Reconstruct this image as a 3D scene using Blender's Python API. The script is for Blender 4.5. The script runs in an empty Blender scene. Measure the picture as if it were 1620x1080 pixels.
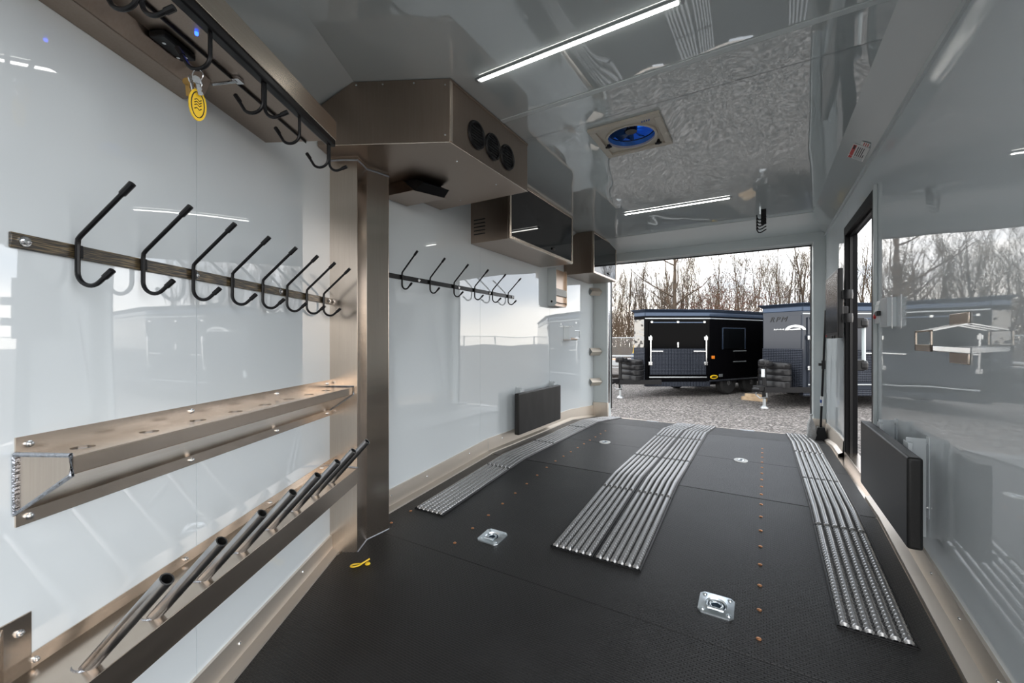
import bpy, bmesh, math, random
from mathutils import Vector, Matrix
random.seed(7)
sc = bpy.context.scene
COL = sc.collection
R = math.radians

# ------------------------------------------------------------------ camera
YAW = R(30.9); EYE = .88; FPX = 658.0
cd = bpy.data.cameras.new('camera'); cam = bpy.data.objects.new('camera', cd); COL.objects.link(cam)
cam.location = (0, 0, EYE); cam.rotation_euler = (R(90), 0, YAW)
cd.sensor_width = 36; cd.lens = FPX/1620*36; cd.clip_start = .02; cd.clip_end = 400
sc.camera = cam

# ------------------------------------------------------------------ world
w = bpy.data.worlds.new('World'); sc.world = w; w.use_nodes = True
nt = w.node_tree; nt.nodes.clear()
def N_(t, **k):
    n = nt.nodes.new(t)
    for a, b in k.items(): setattr(n, a, b)
    return n
tc = N_('ShaderNodeTexCoord'); sp = N_('ShaderNodeSeparateXYZ'); nt.links.new(tc.outputs['Generated'], sp.inputs[0])
mp = N_('ShaderNodeMapping'); mp.inputs['Scale'].default_value = (1.6, 1.6, 5.5); nt.links.new(tc.outputs['Generated'], mp.inputs[0])
no = N_('ShaderNodeTexNoise'); no.inputs['Scale'].default_value = 1.7; no.inputs['Detail'].default_value = 6; no.inputs['Roughness'].default_value = .55
nt.links.new(mp.outputs[0], no.inputs['Vector'])
cr = N_('ShaderNodeValToRGB'); cr.color_ramp.elements[0].position = .42; cr.color_ramp.elements[0].color = (.56, .61, .68, 1)
cr.color_ramp.elements[1].position = .60; cr.color_ramp.elements[1].color = (1.0, .98, .95, 1)
nt.links.new(no.outputs['Fac'], cr.inputs[0])
hz = N_('ShaderNodeValToRGB'); hz.color_ramp.elements[0].position = .02; hz.color_ramp.elements[0].color = (1, 1, 1, 1)
hz.color_ramp.elements[1].position = .12; hz.color_ramp.elements[1].color = (0, 0, 0, 1)
nt.links.new(sp.outputs['Z'], hz.inputs[0])
mx = N_('ShaderNodeMixRGB'); mx.inputs['Color2'].default_value = (1.0, .945, .865, 1)
nt.links.new(hz.outputs[0], mx.inputs['Fac']); nt.links.new(cr.outputs[0], mx.inputs['Color1'])
bg = N_('ShaderNodeBackground'); bg.inputs['Strength'].default_value = 5.2; nt.links.new(mx.outputs[0], bg.inputs['Color'])
wo = N_('ShaderNodeOutputWorld'); nt.links.new(bg.outputs[0], wo.inputs['Surface'])

LED = 14.0
vs = sc.view_settings; vs.view_transform = 'Standard'; vs.look = 'None'; vs.gamma = 1; vs.use_curve_mapping = False
vs.exposure = -0.30

# ------------------------------------------------------------------ dimensions (metres; y runs along the trailer)
XL, XR = -1.84, .55
ZC = 2.04; ZW = 1.94
A = R(27.5); P0 = (-1.765, 1.256)
SU = (math.sin(A), -math.cos(A)); NN = (math.cos(A), math.sin(A))
Y1, Y2, Y3 = 2.70, 4.33, 5.20
GZ = -.62
def fz(y):
    if y < Y1: return -(Y1-y)*.0926
    if y < Y2: return 0.0
    return -(y-Y2)*.107
def nose(s, off, z): return (P0[0]+SU[0]*s+NN[0]*off, P0[1]+SU[1]*s+NN[1]*off, z)

# ------------------------------------------------------------------ materials
def mat(name, col, rough=.5, metal=0, spec=.5, **k):
    m = bpy.data.materials.new(name); m.use_nodes = True
    b = m.node_tree.nodes['Principled BSDF']
    b.inputs['Base Color'].default_value = (*col, 1); b.inputs['Roughness'].default_value = rough
    b.inputs['Metallic'].default_value = metal; b.inputs['Specular IOR Level'].default_value = spec
    for a, v in k.items(): b.inputs[a.replace('_', ' ')].default_value = v
    return m
def nodes(m): return m.node_tree.nodes, m.node_tree.links, m.node_tree.nodes['Principled BSDF']
def noise_col(m, c1, c2, scale, stretch=(1, 1, 1), detail=4, p0=.35, p1=.65, dist=0):
    n, l, b = nodes(m)
    t = n.new('ShaderNodeTexCoord'); mp = n.new('ShaderNodeMapping'); mp.inputs['Scale'].default_value = stretch
    l.new(t.outputs['Object'], mp.inputs[0])
    x = n.new('ShaderNodeTexNoise'); x.inputs['Scale'].default_value = scale; x.inputs['Detail'].default_value = detail
    x.inputs['Distortion'].default_value = dist
    l.new(mp.outputs[0], x.inputs['Vector'])
    r = n.new('ShaderNodeValToRGB'); r.color_ramp.elements[0].position = p0; r.color_ramp.elements[1].position = p1
    r.color_ramp.elements[0].color = (*c1, 1); r.color_ramp.elements[1].color = (*c2, 1)
    l.new(x.outputs['Fac'], r.inputs[0]); l.new(r.outputs[0], b.inputs['Base Color'])
    return x, mp
def bump(m, scale, dist, stretch=(1, 1, 1), detail=2, strength=1.0):
    n, l, b = nodes(m)
    t = n.new('ShaderNodeTexCoord'); mp = n.new('ShaderNodeMapping'); mp.inputs['Scale'].default_value = stretch
    l.new(t.outputs['Object'], mp.inputs[0])
    x = n.new('ShaderNodeTexNoise'); x.inputs['Scale'].default_value = scale; x.inputs['Detail'].default_value = detail
    l.new(mp.outputs[0], x.inputs['Vector'])
    bp = n.new('ShaderNodeBump'); bp.inputs['Distance'].default_value = dist; bp.inputs['Strength'].default_value = strength
    l.new(x.outputs['Fac'], bp.inputs['Height']); l.new(bp.outputs[0], b.inputs['Normal'])
def rough_noise(m, lo, hi, scale, stretch):
    n, l, b = nodes(m)
    t = n.new('ShaderNodeTexCoord'); mp = n.new('ShaderNodeMapping'); mp.inputs['Scale'].default_value = stretch
    l.new(t.outputs['Object'], mp.inputs[0])
    x = n.new('ShaderNodeTexNoise'); x.inputs['Scale'].default_value = scale; x.inputs['Detail'].default_value = 5
    l.new(mp.outputs[0], x.inputs['Vector'])
    r = n.new('ShaderNodeMapRange'); r.inputs['To Min'].default_value = lo; r.inputs['To Max'].default_value = hi
    l.new(x.outputs['Fac'], r.inputs[0]); l.new(r.outputs[0], b.inputs['Roughness'])

white = mat('white_panel', (.715, .765, .79), .018, spec=1.0, IOR=1.6); bump(white, 1.0, .0032, (1.1, 1.1, 2.2), 1.2)
ceilm = mat('ceiling_panel', (.50, .545, .55), .022, spec=1.0, IOR=1.72); bump(ceilm, 1.0, .010, (3.2, .7, 1), 1)
covem = mat('cove_panel', (.52, .565, .57), .10, spec=1.0); bump(covem, 1.0, .004, (2, 1, 1), 1)
whitetrim = mat('white_trim', (.62, .67, .675), .22)
alum = mat('brushed_aluminium', (.66, .60, .54), .30, 1)
noise_col(alum, (.565, .485, .415), (.60, .52, .445), 3, (60, 60, 1.5)); rough_noise(alum, .18, .30, 2, (1, 1, 8))
alumh = mat('rolled_aluminium', (.70, .64, .57), .3, 1)
noise_col(alumh, (.66, .565, .475), (.71, .615, .525), 5, (3, 3, 40)); rough_noise(alumh, .17, .30, 3, (2, 2, 14))
alumk = mat('satin_aluminium', (.74, .67, .59), .42, .85)
alumb = mat('dark_reflection_aluminium', (.36, .29, .24), .30, 1); noise_col(alumb, (.345, .275, .225), (.365, .295, .245), 4, (50, 50, 1.5))  # base colour darkened to stand for the dark surroundings the metal reflects
steel = mat('bright_steel', (.75, .76, .77), .2, 1)
zinc = mat('zinc_plate', (.72, .78, .82), .28, 1)
cup_shade = mat('zinc_recess_shade', (.025, .045, .07), .4, .5)  # near-black tone paints the shade inside the tie-down recess
weld = mat('weld_bead', (.42, .44, .48), .35, 1); bump(weld, 160, .004)
tubem = mat('grey_steel_tube', (.40, .40, .41), .28, 1); noise_col(tubem, (.32, .32, .33), (.48, .48, .48), 12, (1, 1, 1))
black = mat('black_plastic', (.009, .009, .010), .34, spec=.35)
blackp = mat('black_powder_coat', (.007, .007, .008), .30, spec=.3)
doorblack = mat('door_frame_black', (.005, .005, .006), .45, spec=.12)
barm = mat('black_bar_warm_sheen', (.03, .026, .02), .30, spec=.8)
noise_col(barm, (.012, .011, .010), (.30, .215, .105), 7, (3, 3, 60), 6, .45, .75)  # golden streaks paint in the warm light the bar reflects
rubber = mat('rubber_mat', (.016, .016, .017), .42, spec=.42)
def mat_relief(m):
    n, l, b = nodes(m)
    t = n.new('ShaderNodeTexCoord')
    br = n.new('ShaderNodeTexBrick'); br.inputs['Scale'].default_value = 1; br.inputs['Brick Width'].default_value = .017
    br.inputs['Row Height'].default_value = .0085; br.inputs['Mortar Size'].default_value = .0016; br.inputs['Mortar Smooth'].default_value = .9
    br.inputs['Color1'].default_value = br.inputs['Color2'].default_value = (1, 1, 1, 1); br.inputs['Mortar'].default_value = (0, 0, 0, 1)
    l.new(t.outputs['Object'], br.inputs['Vector'])
    bp = n.new('ShaderNodeBump'); bp.inputs['Distance'].default_value = .0026; bp.inputs['Strength'].default_value = 1
    l.new(br.outputs['Color'], bp.inputs['Height']); l.new(bp.outputs[0], b.inputs['Normal'])
    x = n.new('ShaderNodeTexNoise'); x.inputs['Scale'].default_value = 3.0; x.inputs['Detail'].default_value = 7
    l.new(t.outputs['Object'], x.inputs['Vector'])
    r = n.new('ShaderNodeValToRGB'); r.color_ramp.elements[0].position = .45; r.color_ramp.elements[1].position = .78
    r.color_ramp.elements[0].color = (.011, .0105, .0105, 1); r.color_ramp.elements[1].color = (.024, .0235, .024, 1)
    l.new(x.outputs['Fac'], r.inputs[0])
    mu = n.new('ShaderNodeMixRGB'); mu.blend_type = 'MULTIPLY'; mu.inputs['Fac'].default_value = .55
    l.new(r.outputs[0], mu.inputs['Color1']); l.new(br.outputs['Color'], mu.inputs['Color2'])
    l.new(mu.outputs[0], b.inputs['Base Color'])
mat_relief(rubber)
glide = mat("glide_plastic", (.17, .17, .17), .24, spec=1.0, IOR=2.0)
glidet = mat('glide_teeth', (.012, .012, .013), .4)
copper = mat('copper_rivet', (.72, .34, .17), .3, .85)
vinyl = mat('black_vinyl', (.017, .016, .015), .42, spec=.35); bump(vinyl, 4.5, .010, (1, 1, .55), 1.5)
vinyls = mat('smooth_black_vinyl', (.015, .015, .015), .40, spec=.35); bump(vinyls, 400, .0006)
glass_black = mat('black_glass', (.003, .0035, .004), .03, spec=.45)
lead = bpy.data.materials.new('led_diffuser'); lead.use_nodes = True
n_ = lead.node_tree.nodes; e_ = n_['Principled BSDF']; e_.inputs['Base Color'].default_value = (.9, .9, .9, 1)
e_.inputs['Emission Color'].default_value = (1, .985, .93, 1); e_.inputs['Emission Strength'].default_value = LED
cream = mat('cream_plastic', (.58, .53, .45), .4)
bluedome = bpy.data.materials.new('blue_smoked_acrylic'); bluedome.use_nodes = True
bn = bluedome.node_tree; bn.nodes.clear()
b1 = bn.nodes.new('ShaderNodeBsdfTransparent'); b1.inputs[0].default_value = (.006, .05, .22, 1)
b2 = bn.nodes.new('ShaderNodeBsdfTranslucent'); b2.inputs[0].default_value = (.006, .05, .22, 1)
b3 = bn.nodes.new('ShaderNodeMixShader'); b3.inputs[0].default_value = .4; b4 = bn.nodes.new('ShaderNodeOutputMaterial')
bn.links.new(b1.outputs[0], b3.inputs[1]); bn.links.new(b2.outputs[0], b3.inputs[2]); bn.links.new(b3.outputs[0], b4.inputs[0])
blueblade = mat('blue_fan_throat', (.08, .22, .50), .12)
bladem = mat('blue_fan_blade', (.012, .05, .16), .10)
offwhite = mat('off_white_plastic', (.62, .66, .68), .35)
red = mat('red_plastic', (.6, .02, .02), .35)
redscrew = mat('red_washer_screw', (.55, .22, .20), .3, .3)
yellow = mat('yellow_plastic', (.85, .55, .02), .35)
brass = mat('brass', (.62, .40, .14), .3, 1)
paper = mat('white_paper', (.8, .8, .78), .7)
ink = mat('black_ink', (.02, .02, .02), .6)
bluem = mat('blue_print', (.03, .09, .35), .5)
screen = mat('dark_screen', (.045, .047, .047), .22)
bagm = mat('clear_film', (.62, .63, .63), .18, Transmission_Weight=.35); bump(bagm, 60, .01, detail=4)
gravel = mat('gravel', (.2, .19, .18), .85)
def mk_gravel(m):
    n, l, b = nodes(m)
    t = n.new('ShaderNodeTexCoord')
    v = n.new('ShaderNodeTexVoronoi'); v.inputs['Scale'].default_value = 38; l.new(t.outputs['Object'], v.inputs['Vector'])
    s_ = n.new('ShaderNodeSeparateColor'); l.new(v.outputs['Color'], s_.inputs[0])
    r = n.new('ShaderNodeValToRGB'); es = r.color_ramp.elements
    es[0].position = 0; es[0].color = (.030, .027, .026, 1); es[1].position = 1; es[1].color = (.37, .345, .325, 1)
    for p, c_ in ((.35, (.075, .067, .062, 1)), (.6, (.145, .128, .114, 1)), (.8, (.20, .183, .174, 1))):
        e = es.new(p); e.color = c_
    l.new(s_.outputs[0], r.inputs[0])
    x = n.new('ShaderNodeTexNoise'); x.inputs['Scale'].default_value = .5; x.inputs['Detail'].default_value = 4; l.new(t.outputs['Object'], x.inputs['Vector'])
    r2 = n.new('ShaderNodeMapRange'); r2.inputs['To Min'].default_value = .6; r2.inputs['To Max'].default_value = 1.3; l.new(x.outputs['Fac'], r2.inputs[0])
    mu = n.new('ShaderNodeVectorMath'); mu.operation = 'SCALE'; l.new(r.outputs[0], mu.inputs[0]); l.new(r2.outputs[0], mu.inputs['Scale'])
    l.new(mu.outputs[0], b.inputs['Base Color'])
    bp = n.new('ShaderNodeBump'); bp.inputs['Distance'].default_value = .018; bp.inputs['Strength'].default_value = 1; bp.invert = True
    l.new(v.outputs['Distance'], bp.inputs['Height']); l.new(bp.outputs[0], b.inputs['Normal'])
mk_gravel(gravel)
bark = mat('bark', (.12, .09, .065), .9); noise_col(bark, (.045, .033, .024), (.11, .08, .055), 3)
barkg = mat('pale_bark', (.22, .17, .115), .9); noise_col(barkg, (.075, .056, .036), (.16, .12, .075), 3)
twig = mat('brush_twigs', (.085, .055, .033), .9)
rust = mat('russet_leaves', (.11, .045, .03), .9)
tr_black = mat('gloss_black_skin', (.0025, .0025, .003), .06, spec=.03)
tr_grey = mat('charcoal_skin', (.030, .036, .048), .12, .2, spec=.4)
tr_roof = mat('blue_grey_roof_trim', (.045, .066, .105), .22, .5)
tr_plate = mat('dark_tread_plate', (.018, .022, .032), .32, .5)
def tread(m):
    n, l, b = nodes(m)
    t = n.new('ShaderNodeTexCoord'); v = n.new('ShaderNodeTexVoronoi'); v.inputs['Scale'].default_value = 26; v.inputs['Randomness'].default_value = 0
    l.new(t.outputs['Object'], v.inputs['Vector'])
    bp = n.new('ShaderNodeBump'); bp.inputs['Distance'].default_value = .02; bp.invert = True
    l.new(v.outputs['Distance'], bp.inputs['Height']); l.new(bp.outputs[0], b.inputs['Normal'])
tread(tr_plate)
tr_chrome = mat('polished_aluminium', (.20, .20, .20), .10, 1); bump(tr_chrome, 2.2, .05)
tyre = mat('tyre_rubber', (.02, .02, .02), .7)
orange = mat('orange_lens', (.8, .22, .02), .3)
wood = mat('lumber', (.40, .29, .18), .7); noise_col(wood, (.32, .22, .13), (.48, .36, .23), 6, (1, 12, 1))
deckm = mat('orange_deck', (.55, .24, .12), .6)
galv = mat('galvanised', (.45, .47, .48), .4, .8)

# ------------------------------------------------------------------ mesh helpers
class MB:
    def __init__(s): s.v = []; s.f = []
    def add(s, vs, fs):
        o = len(s.v); s.v += [tuple(p) for p in vs]; s.f += [tuple(i+o for i in f) for f in fs]; return s
    def hexa(s, p):
        return s.add(p, [(0,3,2,1),(4,5,6,7),(0,1,5,4),(1,2,6,5),(2,3,7,6),(3,0,4,7)])
    def box(s, x0, x1, y0, y1, z0, z1):
        return s.hexa([(x0,y0,z0),(x1,y0,z0),(x1,y1,z0),(x0,y1,z0),(x0,y0,z1),(x1,y0,z1),(x1,y1,z1),(x0,y1,z1)])
    def prism(s, poly, axis, a, b):
        def P(q, t):
            return (t,q[0],q[1]) if axis == 'x' else (q[0],t,q[1]) if axis == 'y' else (q[0],q[1],t)
        n = len(poly)
        return s.add([P(q,a) for q in poly]+[P(q,b) for q in poly],
                     [tuple(range(n)), tuple(range(2*n-1,n-1,-1))]+[(i,(i+1)%n,n+(i+1)%n,n+i) for i in range(n)])
    def strip(s, rows):                      # rows of equal point lists -> quads
        m = len(rows[0]); vs = [p for r in rows for p in r]
        return s.add(vs, [(i*m+j,i*m+j+1,(i+1)*m+j+1,(i+1)*m+j) for i in range(len(rows)-1) for j in range(m-1)])
    def tube(s, pts, r, n=8, closed=False):
        pts = [Vector(p) for p in pts]; rs = r if isinstance(r, (list, tuple)) else [r]*len(pts)
        k = len(pts); rings = []; up = None
        for i, p in enumerate(pts):
            if closed: d = pts[(i+1)%k]-pts[i-1]
            else: d = pts[min(i+1,k-1)]-pts[max(i-1,0)]
            d.normalize()
            if up is None: up = Vector((0,0,1)) if abs(d.z) < .9 else Vector((1,0,0))
            a = d.cross(up)
            if a.length < 1e-4: a = d.cross(Vector((0,1,0)))
            a.normalize(); b = a.cross(d).normalized(); up = b
            rings.append([p+(a*math.cos(2*math.pi*j/n)+b*math.sin(2*math.pi*j/n))*rs[i] for j in range(n)])
        vs = [q for r_ in rings for q in r_]; fs = []
        for i in range(k if closed else k-1):
            i2 = (i+1)%k
            for j in range(n): fs.append((i*n+j,i*n+(j+1)%n,i2*n+(j+1)%n,i2*n+j))
        if not closed: fs += [tuple(range(n-1,-1,-1)), tuple(range((k-1)*n,k*n))]
        return s.add(vs, fs)
    def cyl(s, p0, p1, r, n=12, r2=None): return s.tube([p0,p1],[r,r if r2 is None else r2],n)
    def lathe(s, prof, c=(0,0,0), axis='z', n=20):   # prof: (radius, height)
        vs = []; k = len(prof)
        for (r, h) in prof:
            for j in range(n):
                a = 2*math.pi*j/n; x, y = r*math.cos(a), r*math.sin(a)
                p = (x,y,h) if axis == 'z' else (h,x,y) if axis == 'x' else (x,h,y)
                vs.append((c[0]+p[0],c[1]+p[1],c[2]+p[2]))
        fs = [(i*n+j,i*n+(j+1)%n,(i+1)*n+(j+1)%n,(i+1)*n+j) for i in range(k-1) for j in range(n)]
        if tuple(prof[0]) != tuple(prof[-1]): fs += [tuple(range(n-1,-1,-1)), tuple(range((k-1)*n,k*n))]
        return s.add(vs, fs)
    def mesh(s, name, m, bevel=0, smooth=True, seg=2, fix=True):
        me = bpy.data.meshes.new(name); bm = bmesh.new()
        vs = [bm.verts.new(p) for p in s.v]
        for f in s.f:
            try: bm.faces.new([vs[i] for i in f])
            except ValueError: pass
        if fix: bmesh.ops.recalc_face_normals(bm, faces=bm.faces)
        if bevel:
            es = [e for e in bm.edges if len(e.link_faces) == 2 and e.calc_face_angle(0) > .5]
            nf = bmesh.ops.bevel(bm, geom=es, offset=bevel, segments=seg, profile=.6, affect='EDGES', clamp_overlap=True)['faces']
            for f in bm.faces: f.smooth = False
            for f in nf: f.smooth = True
        bm.to_mesh(me); bm.free()
        if smooth and not bevel and len(me.polygons) > 12:
            for p in me.polygons: p.use_smooth = True
            me.set_sharp_from_angle(angle=R(35))
        me.materials.append(m); return me
    def build(s, name, m, parent=None, **k):
        o = bpy.data.objects.new(name, s.mesh(name, m, **k)); COL.objects.link(o)
        if parent: o.parent = parent
        return o
def B(): return MB()
def put(name, me, parent=None, loc=(0,0,0), rot=(0,0,0)):
    o = bpy.data.objects.new(name, me); COL.objects.link(o); o.location = loc; o.rotation_euler = rot
    if parent: o.parent = parent
    return o
def tag(o, label, cat, group=None, kind=None):
    o['label'] = label; o['category'] = cat
    if group: o['group'] = group
    if kind: o['kind'] = kind
    return o
def thing(name, label, cat, loc=(0,0,0), rz=0, group=None, rx=0, ry=0):
    o = bpy.data.objects.new(name, None); COL.objects.link(o); o.empty_display_size = .05
    o.location = loc; o.rotation_euler = (rx, ry, rz); return tag(o, label, cat, group)
def struct(o): o['kind'] = 'structure'; return o
def dup(root, loc, rz=None, label=None, group=None):
    r = root.copy(); COL.objects.link(r); r.location = loc
    if rz is not None: r.rotation_euler = (root.rotation_euler[0], root.rotation_euler[1], rz)
    if label: r['label'] = label
    if group: r['group'] = group
    for ch in list(root.children):
        c = ch.copy(); COL.objects.link(c); c.parent = r
        for g in ch.children:
            d = g.copy(); COL.objects.link(d); d.parent = c
    return r
NROT = A-R(90)
def nthing(name, label, cat, s=0, off=0, z=0, group=None):
    return thing(name, label, cat, nose(s, off, z), NROT, group)
def arc(c, r, a0, a1, n, f):
    return [f(c[0]+r*math.cos(R(a0+(a1-a0)*i/n)), c[1]+r*math.sin(R(a0+(a1-a0)*i/n))) for i in range(n+1)]

# ------------------------------------------------------------------ setting: ground
g = B().add([(-90,-60,GZ),(90,-60,GZ),(90,110,GZ),(-90,110,GZ)], [(0,1,2,3)]).build('ground', gravel, fix=False); struct(g)

# setting: floor and mats
XN = lambda y: P0[0]+SU[0]*((P0[1]-y)/math.cos(A))          # nose wall line at y
XD = lambda y: XR-(1.40-y)*math.tan(A)                      # nose doorway line at y
YA = -.895
ys = [1.45, Y1, Y2, Y3]
base = B()
prof = [(y, fz(y)) for y in ys]
base.prism(prof+[(Y3, -.26), (1.45, -.42)], 'x', XL-.05, XR+.05)
nb = [(XN(1.45)-.1,1.45),(XN(YA)-.05,YA),(XD(YA)+.02,YA-.02),(XR+.05,1.42),(XR+.05,1.45)]
base.add([(x,y,fz(y)) for x,y in nb]+[(x,y,-.42) for x,y in nb], [(0,1,2,3,4),(9,8,7,6,5)]+[(i,(i+1)%5,5+(i+1)%5,5+i) for i in range(5)])
floor = struct(base.build('floor', alum))
TH = .008
def slab(poly, ztop=TH, th=TH, n=1):                        # polygon laid on the floor profile
    m = B(); k = len(poly)
    m.add([(x,y,fz(y)+ztop) for x,y in poly]+[(x,y,fz(y)+ztop-th) for x,y in poly],
          [tuple(range(k)), tuple(range(2*k-1,k-1,-1))]+[(i,(i+1)%k,k+(i+1)%k,k+i) for i in range(k)])
    return m
MX0, MX1 = -1.805, .495
G_ = .0018
near = [(XN(1.23)+.035,1.23),(XN(YA+.02)+.03,YA+.02),(XD(YA)+.02,YA+.01),(XR-.02,1.36),(MX1,1.40),(MX1,1.497),(-1.70,1.497),(-1.70,1.40)]
mats = [near]
rows = [(1.497,2.69),(2.69,3.475),(3.475,Y2),(Y2,Y3-.01)]
cols = [(MX0,-.64),(-.64,.32),(.32,MX1)]
slab(near).build('rubber_mat', rubber, floor, bevel=.002, seg=1)
for i, (a, b) in enumerate(rows):
    for j, (x0, x1) in enumerate(cols if i else [(-1.80, MX1)]):
        p = [(x0+G_,a+G_),(x1-G_,a+G_),(x1-G_,b-G_),(x0+G_,b-G_)]
        if a < Y1 < b: p = [(x0+G_,a+G_),(x1-G_,a+G_),(x1-G_,Y1),(x1-G_,b-G_),(x0+G_,b-G_),(x0+G_,Y1)]
        if len(p) == 6:
            m = B(); q = [[(x,y,fz(y)+z) for x in (x0+G_,x1-G_)] for y in (a+G_,Y1,b-G_) for z in (0,)]
            m.strip([[(x,y,fz(y)+TH) for x in (x0+G_,x1-G_)] for y in (a+G_,Y1,b-G_)])
            m.build('rubber_mat', rubber, floor)
        else: slab(p).build('rubber_mat', rubber, floor, bevel=.0015, seg=1)
# floor rivets
rv = B().lathe([(.0,0.0),(.0085,0.0),(.0085,.0015),(.006,.0035),(.001,.0045)], n=8).mesh('rivet', copper)
for i in range(17):
    y = 1.586+.1475*i
    put('rivet', rv, floor, (-.006+.001*i, y, fz(y)+TH)); put('rivet', rv, floor, (-1.272-.0018*i, y, fz(y)+TH))
for y in (1.586, 1.73): put('rivet', rv, floor, (-1.705, y, fz(y)+TH))
lip = B().box(XL, XR, Y3-.012, Y3+.03, fz(Y3)-.03, fz(Y3)+.010).build('floor_edge_strip', alumh, floor, bevel=.002)
for x in (-1.12, -.13):
    B().box(x-.07, x+.07, Y3-.055, Y3-.005, fz(Y3)+.006, fz(Y3)+.014).build('striker_plate', steel, floor, bevel=.003)

# setting: walls
TW = .05
wl = struct(B().prism([(1.36,-.45),(5.26,-.45),(5.26,2.1),(1.36,2.1)], 'x', XL-TW, XL-.004).build('wall_left', whitetrim))
for a, b in ((1.36, 2.60), (2.602, 3.82), (3.822, 5.12)):
    B().prism([(a,-.12),(b,-.12),(b,2.0),(a,2.0)], 'x', XL-.004, XL).build('wall_panel', white, wl)
wn = B()
def nbox(m, s0, s1, o0, o1, z0, z1):
    p = [nose(s0,o0,z0),nose(s1,o0,z0),nose(s1,o1,z0),nose(s0,o1,z0)]
    return m.hexa(p+[(x,y,z1) for x,y,z in p])
nbox(wn, -.16, 2.50, -TW, -.004, -.5, 2.1); wn = struct(wn.build('wall_nose', whitetrim))
for a, b in ((-.12, .777), (.779, 2.0), (2.002, 2.44)): nbox(B(), a, b, -.004, 0, -.45, 2.0).build('wall_panel', white, wn)
D0, D1, DZ = 3.03, 3.97, 1.715
wr = struct(B().prism([(1.40,-.45),(D0,-.45),(D0,DZ),(D1,DZ),(D1,-.45),(5.26,-.45),(5.26,2.1),(1.40,2.1)], 'x', XR+.004, XR+TW).build('wall_right', whitetrim))
B().prism([(1.40,-.12),(D0,-.12),(D0,2.0),(1.40,2.0)], 'x', XR, XR+.004).build('wall_panel', white, wr)
B().prism([(D0,DZ),(3.90,DZ),(3.90,2.0),(D0,2.0)], 'x', XR, XR+.004).build('wall_panel', white, wr)
B().prism([(D1,-.12),(5.12,-.12),(5.12,2.0),(3.903,2.0),(3.903,DZ),(D1,DZ)], 'x', XR, XR+.004).build('wall_panel', white, wr)
# open nose doorway on the right-hand nose face: header and end posts
wd = B()
def dpt(t, o, z):                                          # t along the doorway from the right wall corner
    return (XR-math.sin(A)*t+math.cos(A)*o, 1.40-math.cos(A)*t-math.sin(A)*o, z)
def dbox(m, t0, t1, o0, o1, z0, z1):
    p = [dpt(t0,o0,z0),dpt(t1,o0,z0),dpt(t1,o1,z0),dpt(t0,o1,z0)]
    return m.hexa(p+[(x,y,z1) for x,y,z in p])
dbox(wd, -.02, 2.60, 0, TW, 1.93, 2.1); dbox(wd, -.03, .03, 0, TW, -.45, 1.94); dbox(wd, 2.35, 2.60, 0, TW, -.45, 1.94)
struct(wd.build('wall_nose_doorway', whitetrim))
# coves between wall and ceiling
CV = .15
cr_ = struct(B().prism([(XR+.01,ZW),(XR-CV,ZC),(XR-CV,ZC+.02),(XR+.01,ZC+.02)], 'y', 1.2, 4.30).build('trim_1', covem))
B().prism([(XR+.01,ZW),(XR-CV,ZC),(XR-CV,ZC+.02),(XR+.01,ZC+.02)], 'y', 4.303, 5.12).build('cove_panel', covem, cr_)
B().box(XR-.012, XR+.002, 1.4, 5.1, ZW-.022, ZW+.004).build('cove_strip', whitetrim, cr_)
struct(B().prism([(XL-.01,ZW),(XL+CV,ZC),(XL+CV,ZC+.02),(XL-.01,ZC+.02)], 'y', 1.2, 5.12).build('trim_2', covem))
nc = B(); q = [(-.01,ZW),(CV+.02,ZC),(CV+.02,ZC+.02),(-.01,ZC+.02)]
nc.add([nose(-.25,o,z) for o,z in q]+[nose(2.5,o,z) for o,z in q], [(0,1,2,3),(7,6,5,4)]+[(i,(i+1)%4,4+(i+1)%4,4+i) for i in range(4)])
struct(nc.build('trim_3', covem))
# ceiling
FX0, FX1, FY0, FY1 = -.80, -.455, 2.19, 2.52
def ring_panel(x0, x1, y0, y1, z, h):
    o = [(x0,y0,z),(x1,y0,z),(x1,y1,z),(x0,y1,z)]; i = [(h[0],h[2],z),(h[1],h[2],z),(h[1],h[3],z),(h[0],h[3],z)]
    return B().add(o+i, [(0,1,5,4),(1,2,6,5),(2,3,7,6),(3,0,4,7)])
ce = B()
hole = (FX0, FX1, FY0, FY1)
for z in (ZC+.006, ZC+.07):
    m = ring_panel(XL-.05, XR+.05, 1.0, 5.26, z, hole); ce.add(m.v, m.f)
hs = [(FX0,FY0),(FX1,FY0),(FX1,FY1),(FX0,FY1)]
ce.add([(x,y,ZC+.006) for x,y in hs]+[(x,y,ZC+.07) for x,y in hs], [(i,(i+1)%4,4+(i+1)%4,4+i) for i in range(4)])
pn = [(XL-.05,1.0),(XR+.05,1.0),(XR+.05,1.36),(XD(YA-.1)+.06,YA-.1),(XN(YA)-.1,YA-.1),(XL-.05,1.2)]
pn = [(XL-.05,1.0),(XN(YA)-.12,YA-.1),(XD(YA)+.14,YA-.1),(XR+.10,1.0)]
ce.add([(x,y,ZC+.006) for x,y in pn]+[(x,y,ZC+.07) for x,y in pn], [(0,1,2,3),(7,6,5,4)]+[(i,(i+1)%4,4+(i+1)%4,4+i) for i in range(4)])
ceiling = struct(ce.build('ceiling', whitetrim, smooth=False))
def cpanel(poly): return B().prism(poly, 'z', ZC, ZC+.005).build('ceiling_panel', ceilm, ceiling)
cpanel([(XL+.02,1.852),(XL+.02,1.0),(XN(YA),YA),(XD(YA)+.05,YA),(XR,1.35),(XR,1.852)])
cpanel([(XL,1.855),(XR,1.855),(XR,2.098),(XL,2.098)])
p3 = ring_panel(XL, XR, 2.101, 4.60, ZC, hole); p3.build('ceiling_panel', ceilm, ceiling)
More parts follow.
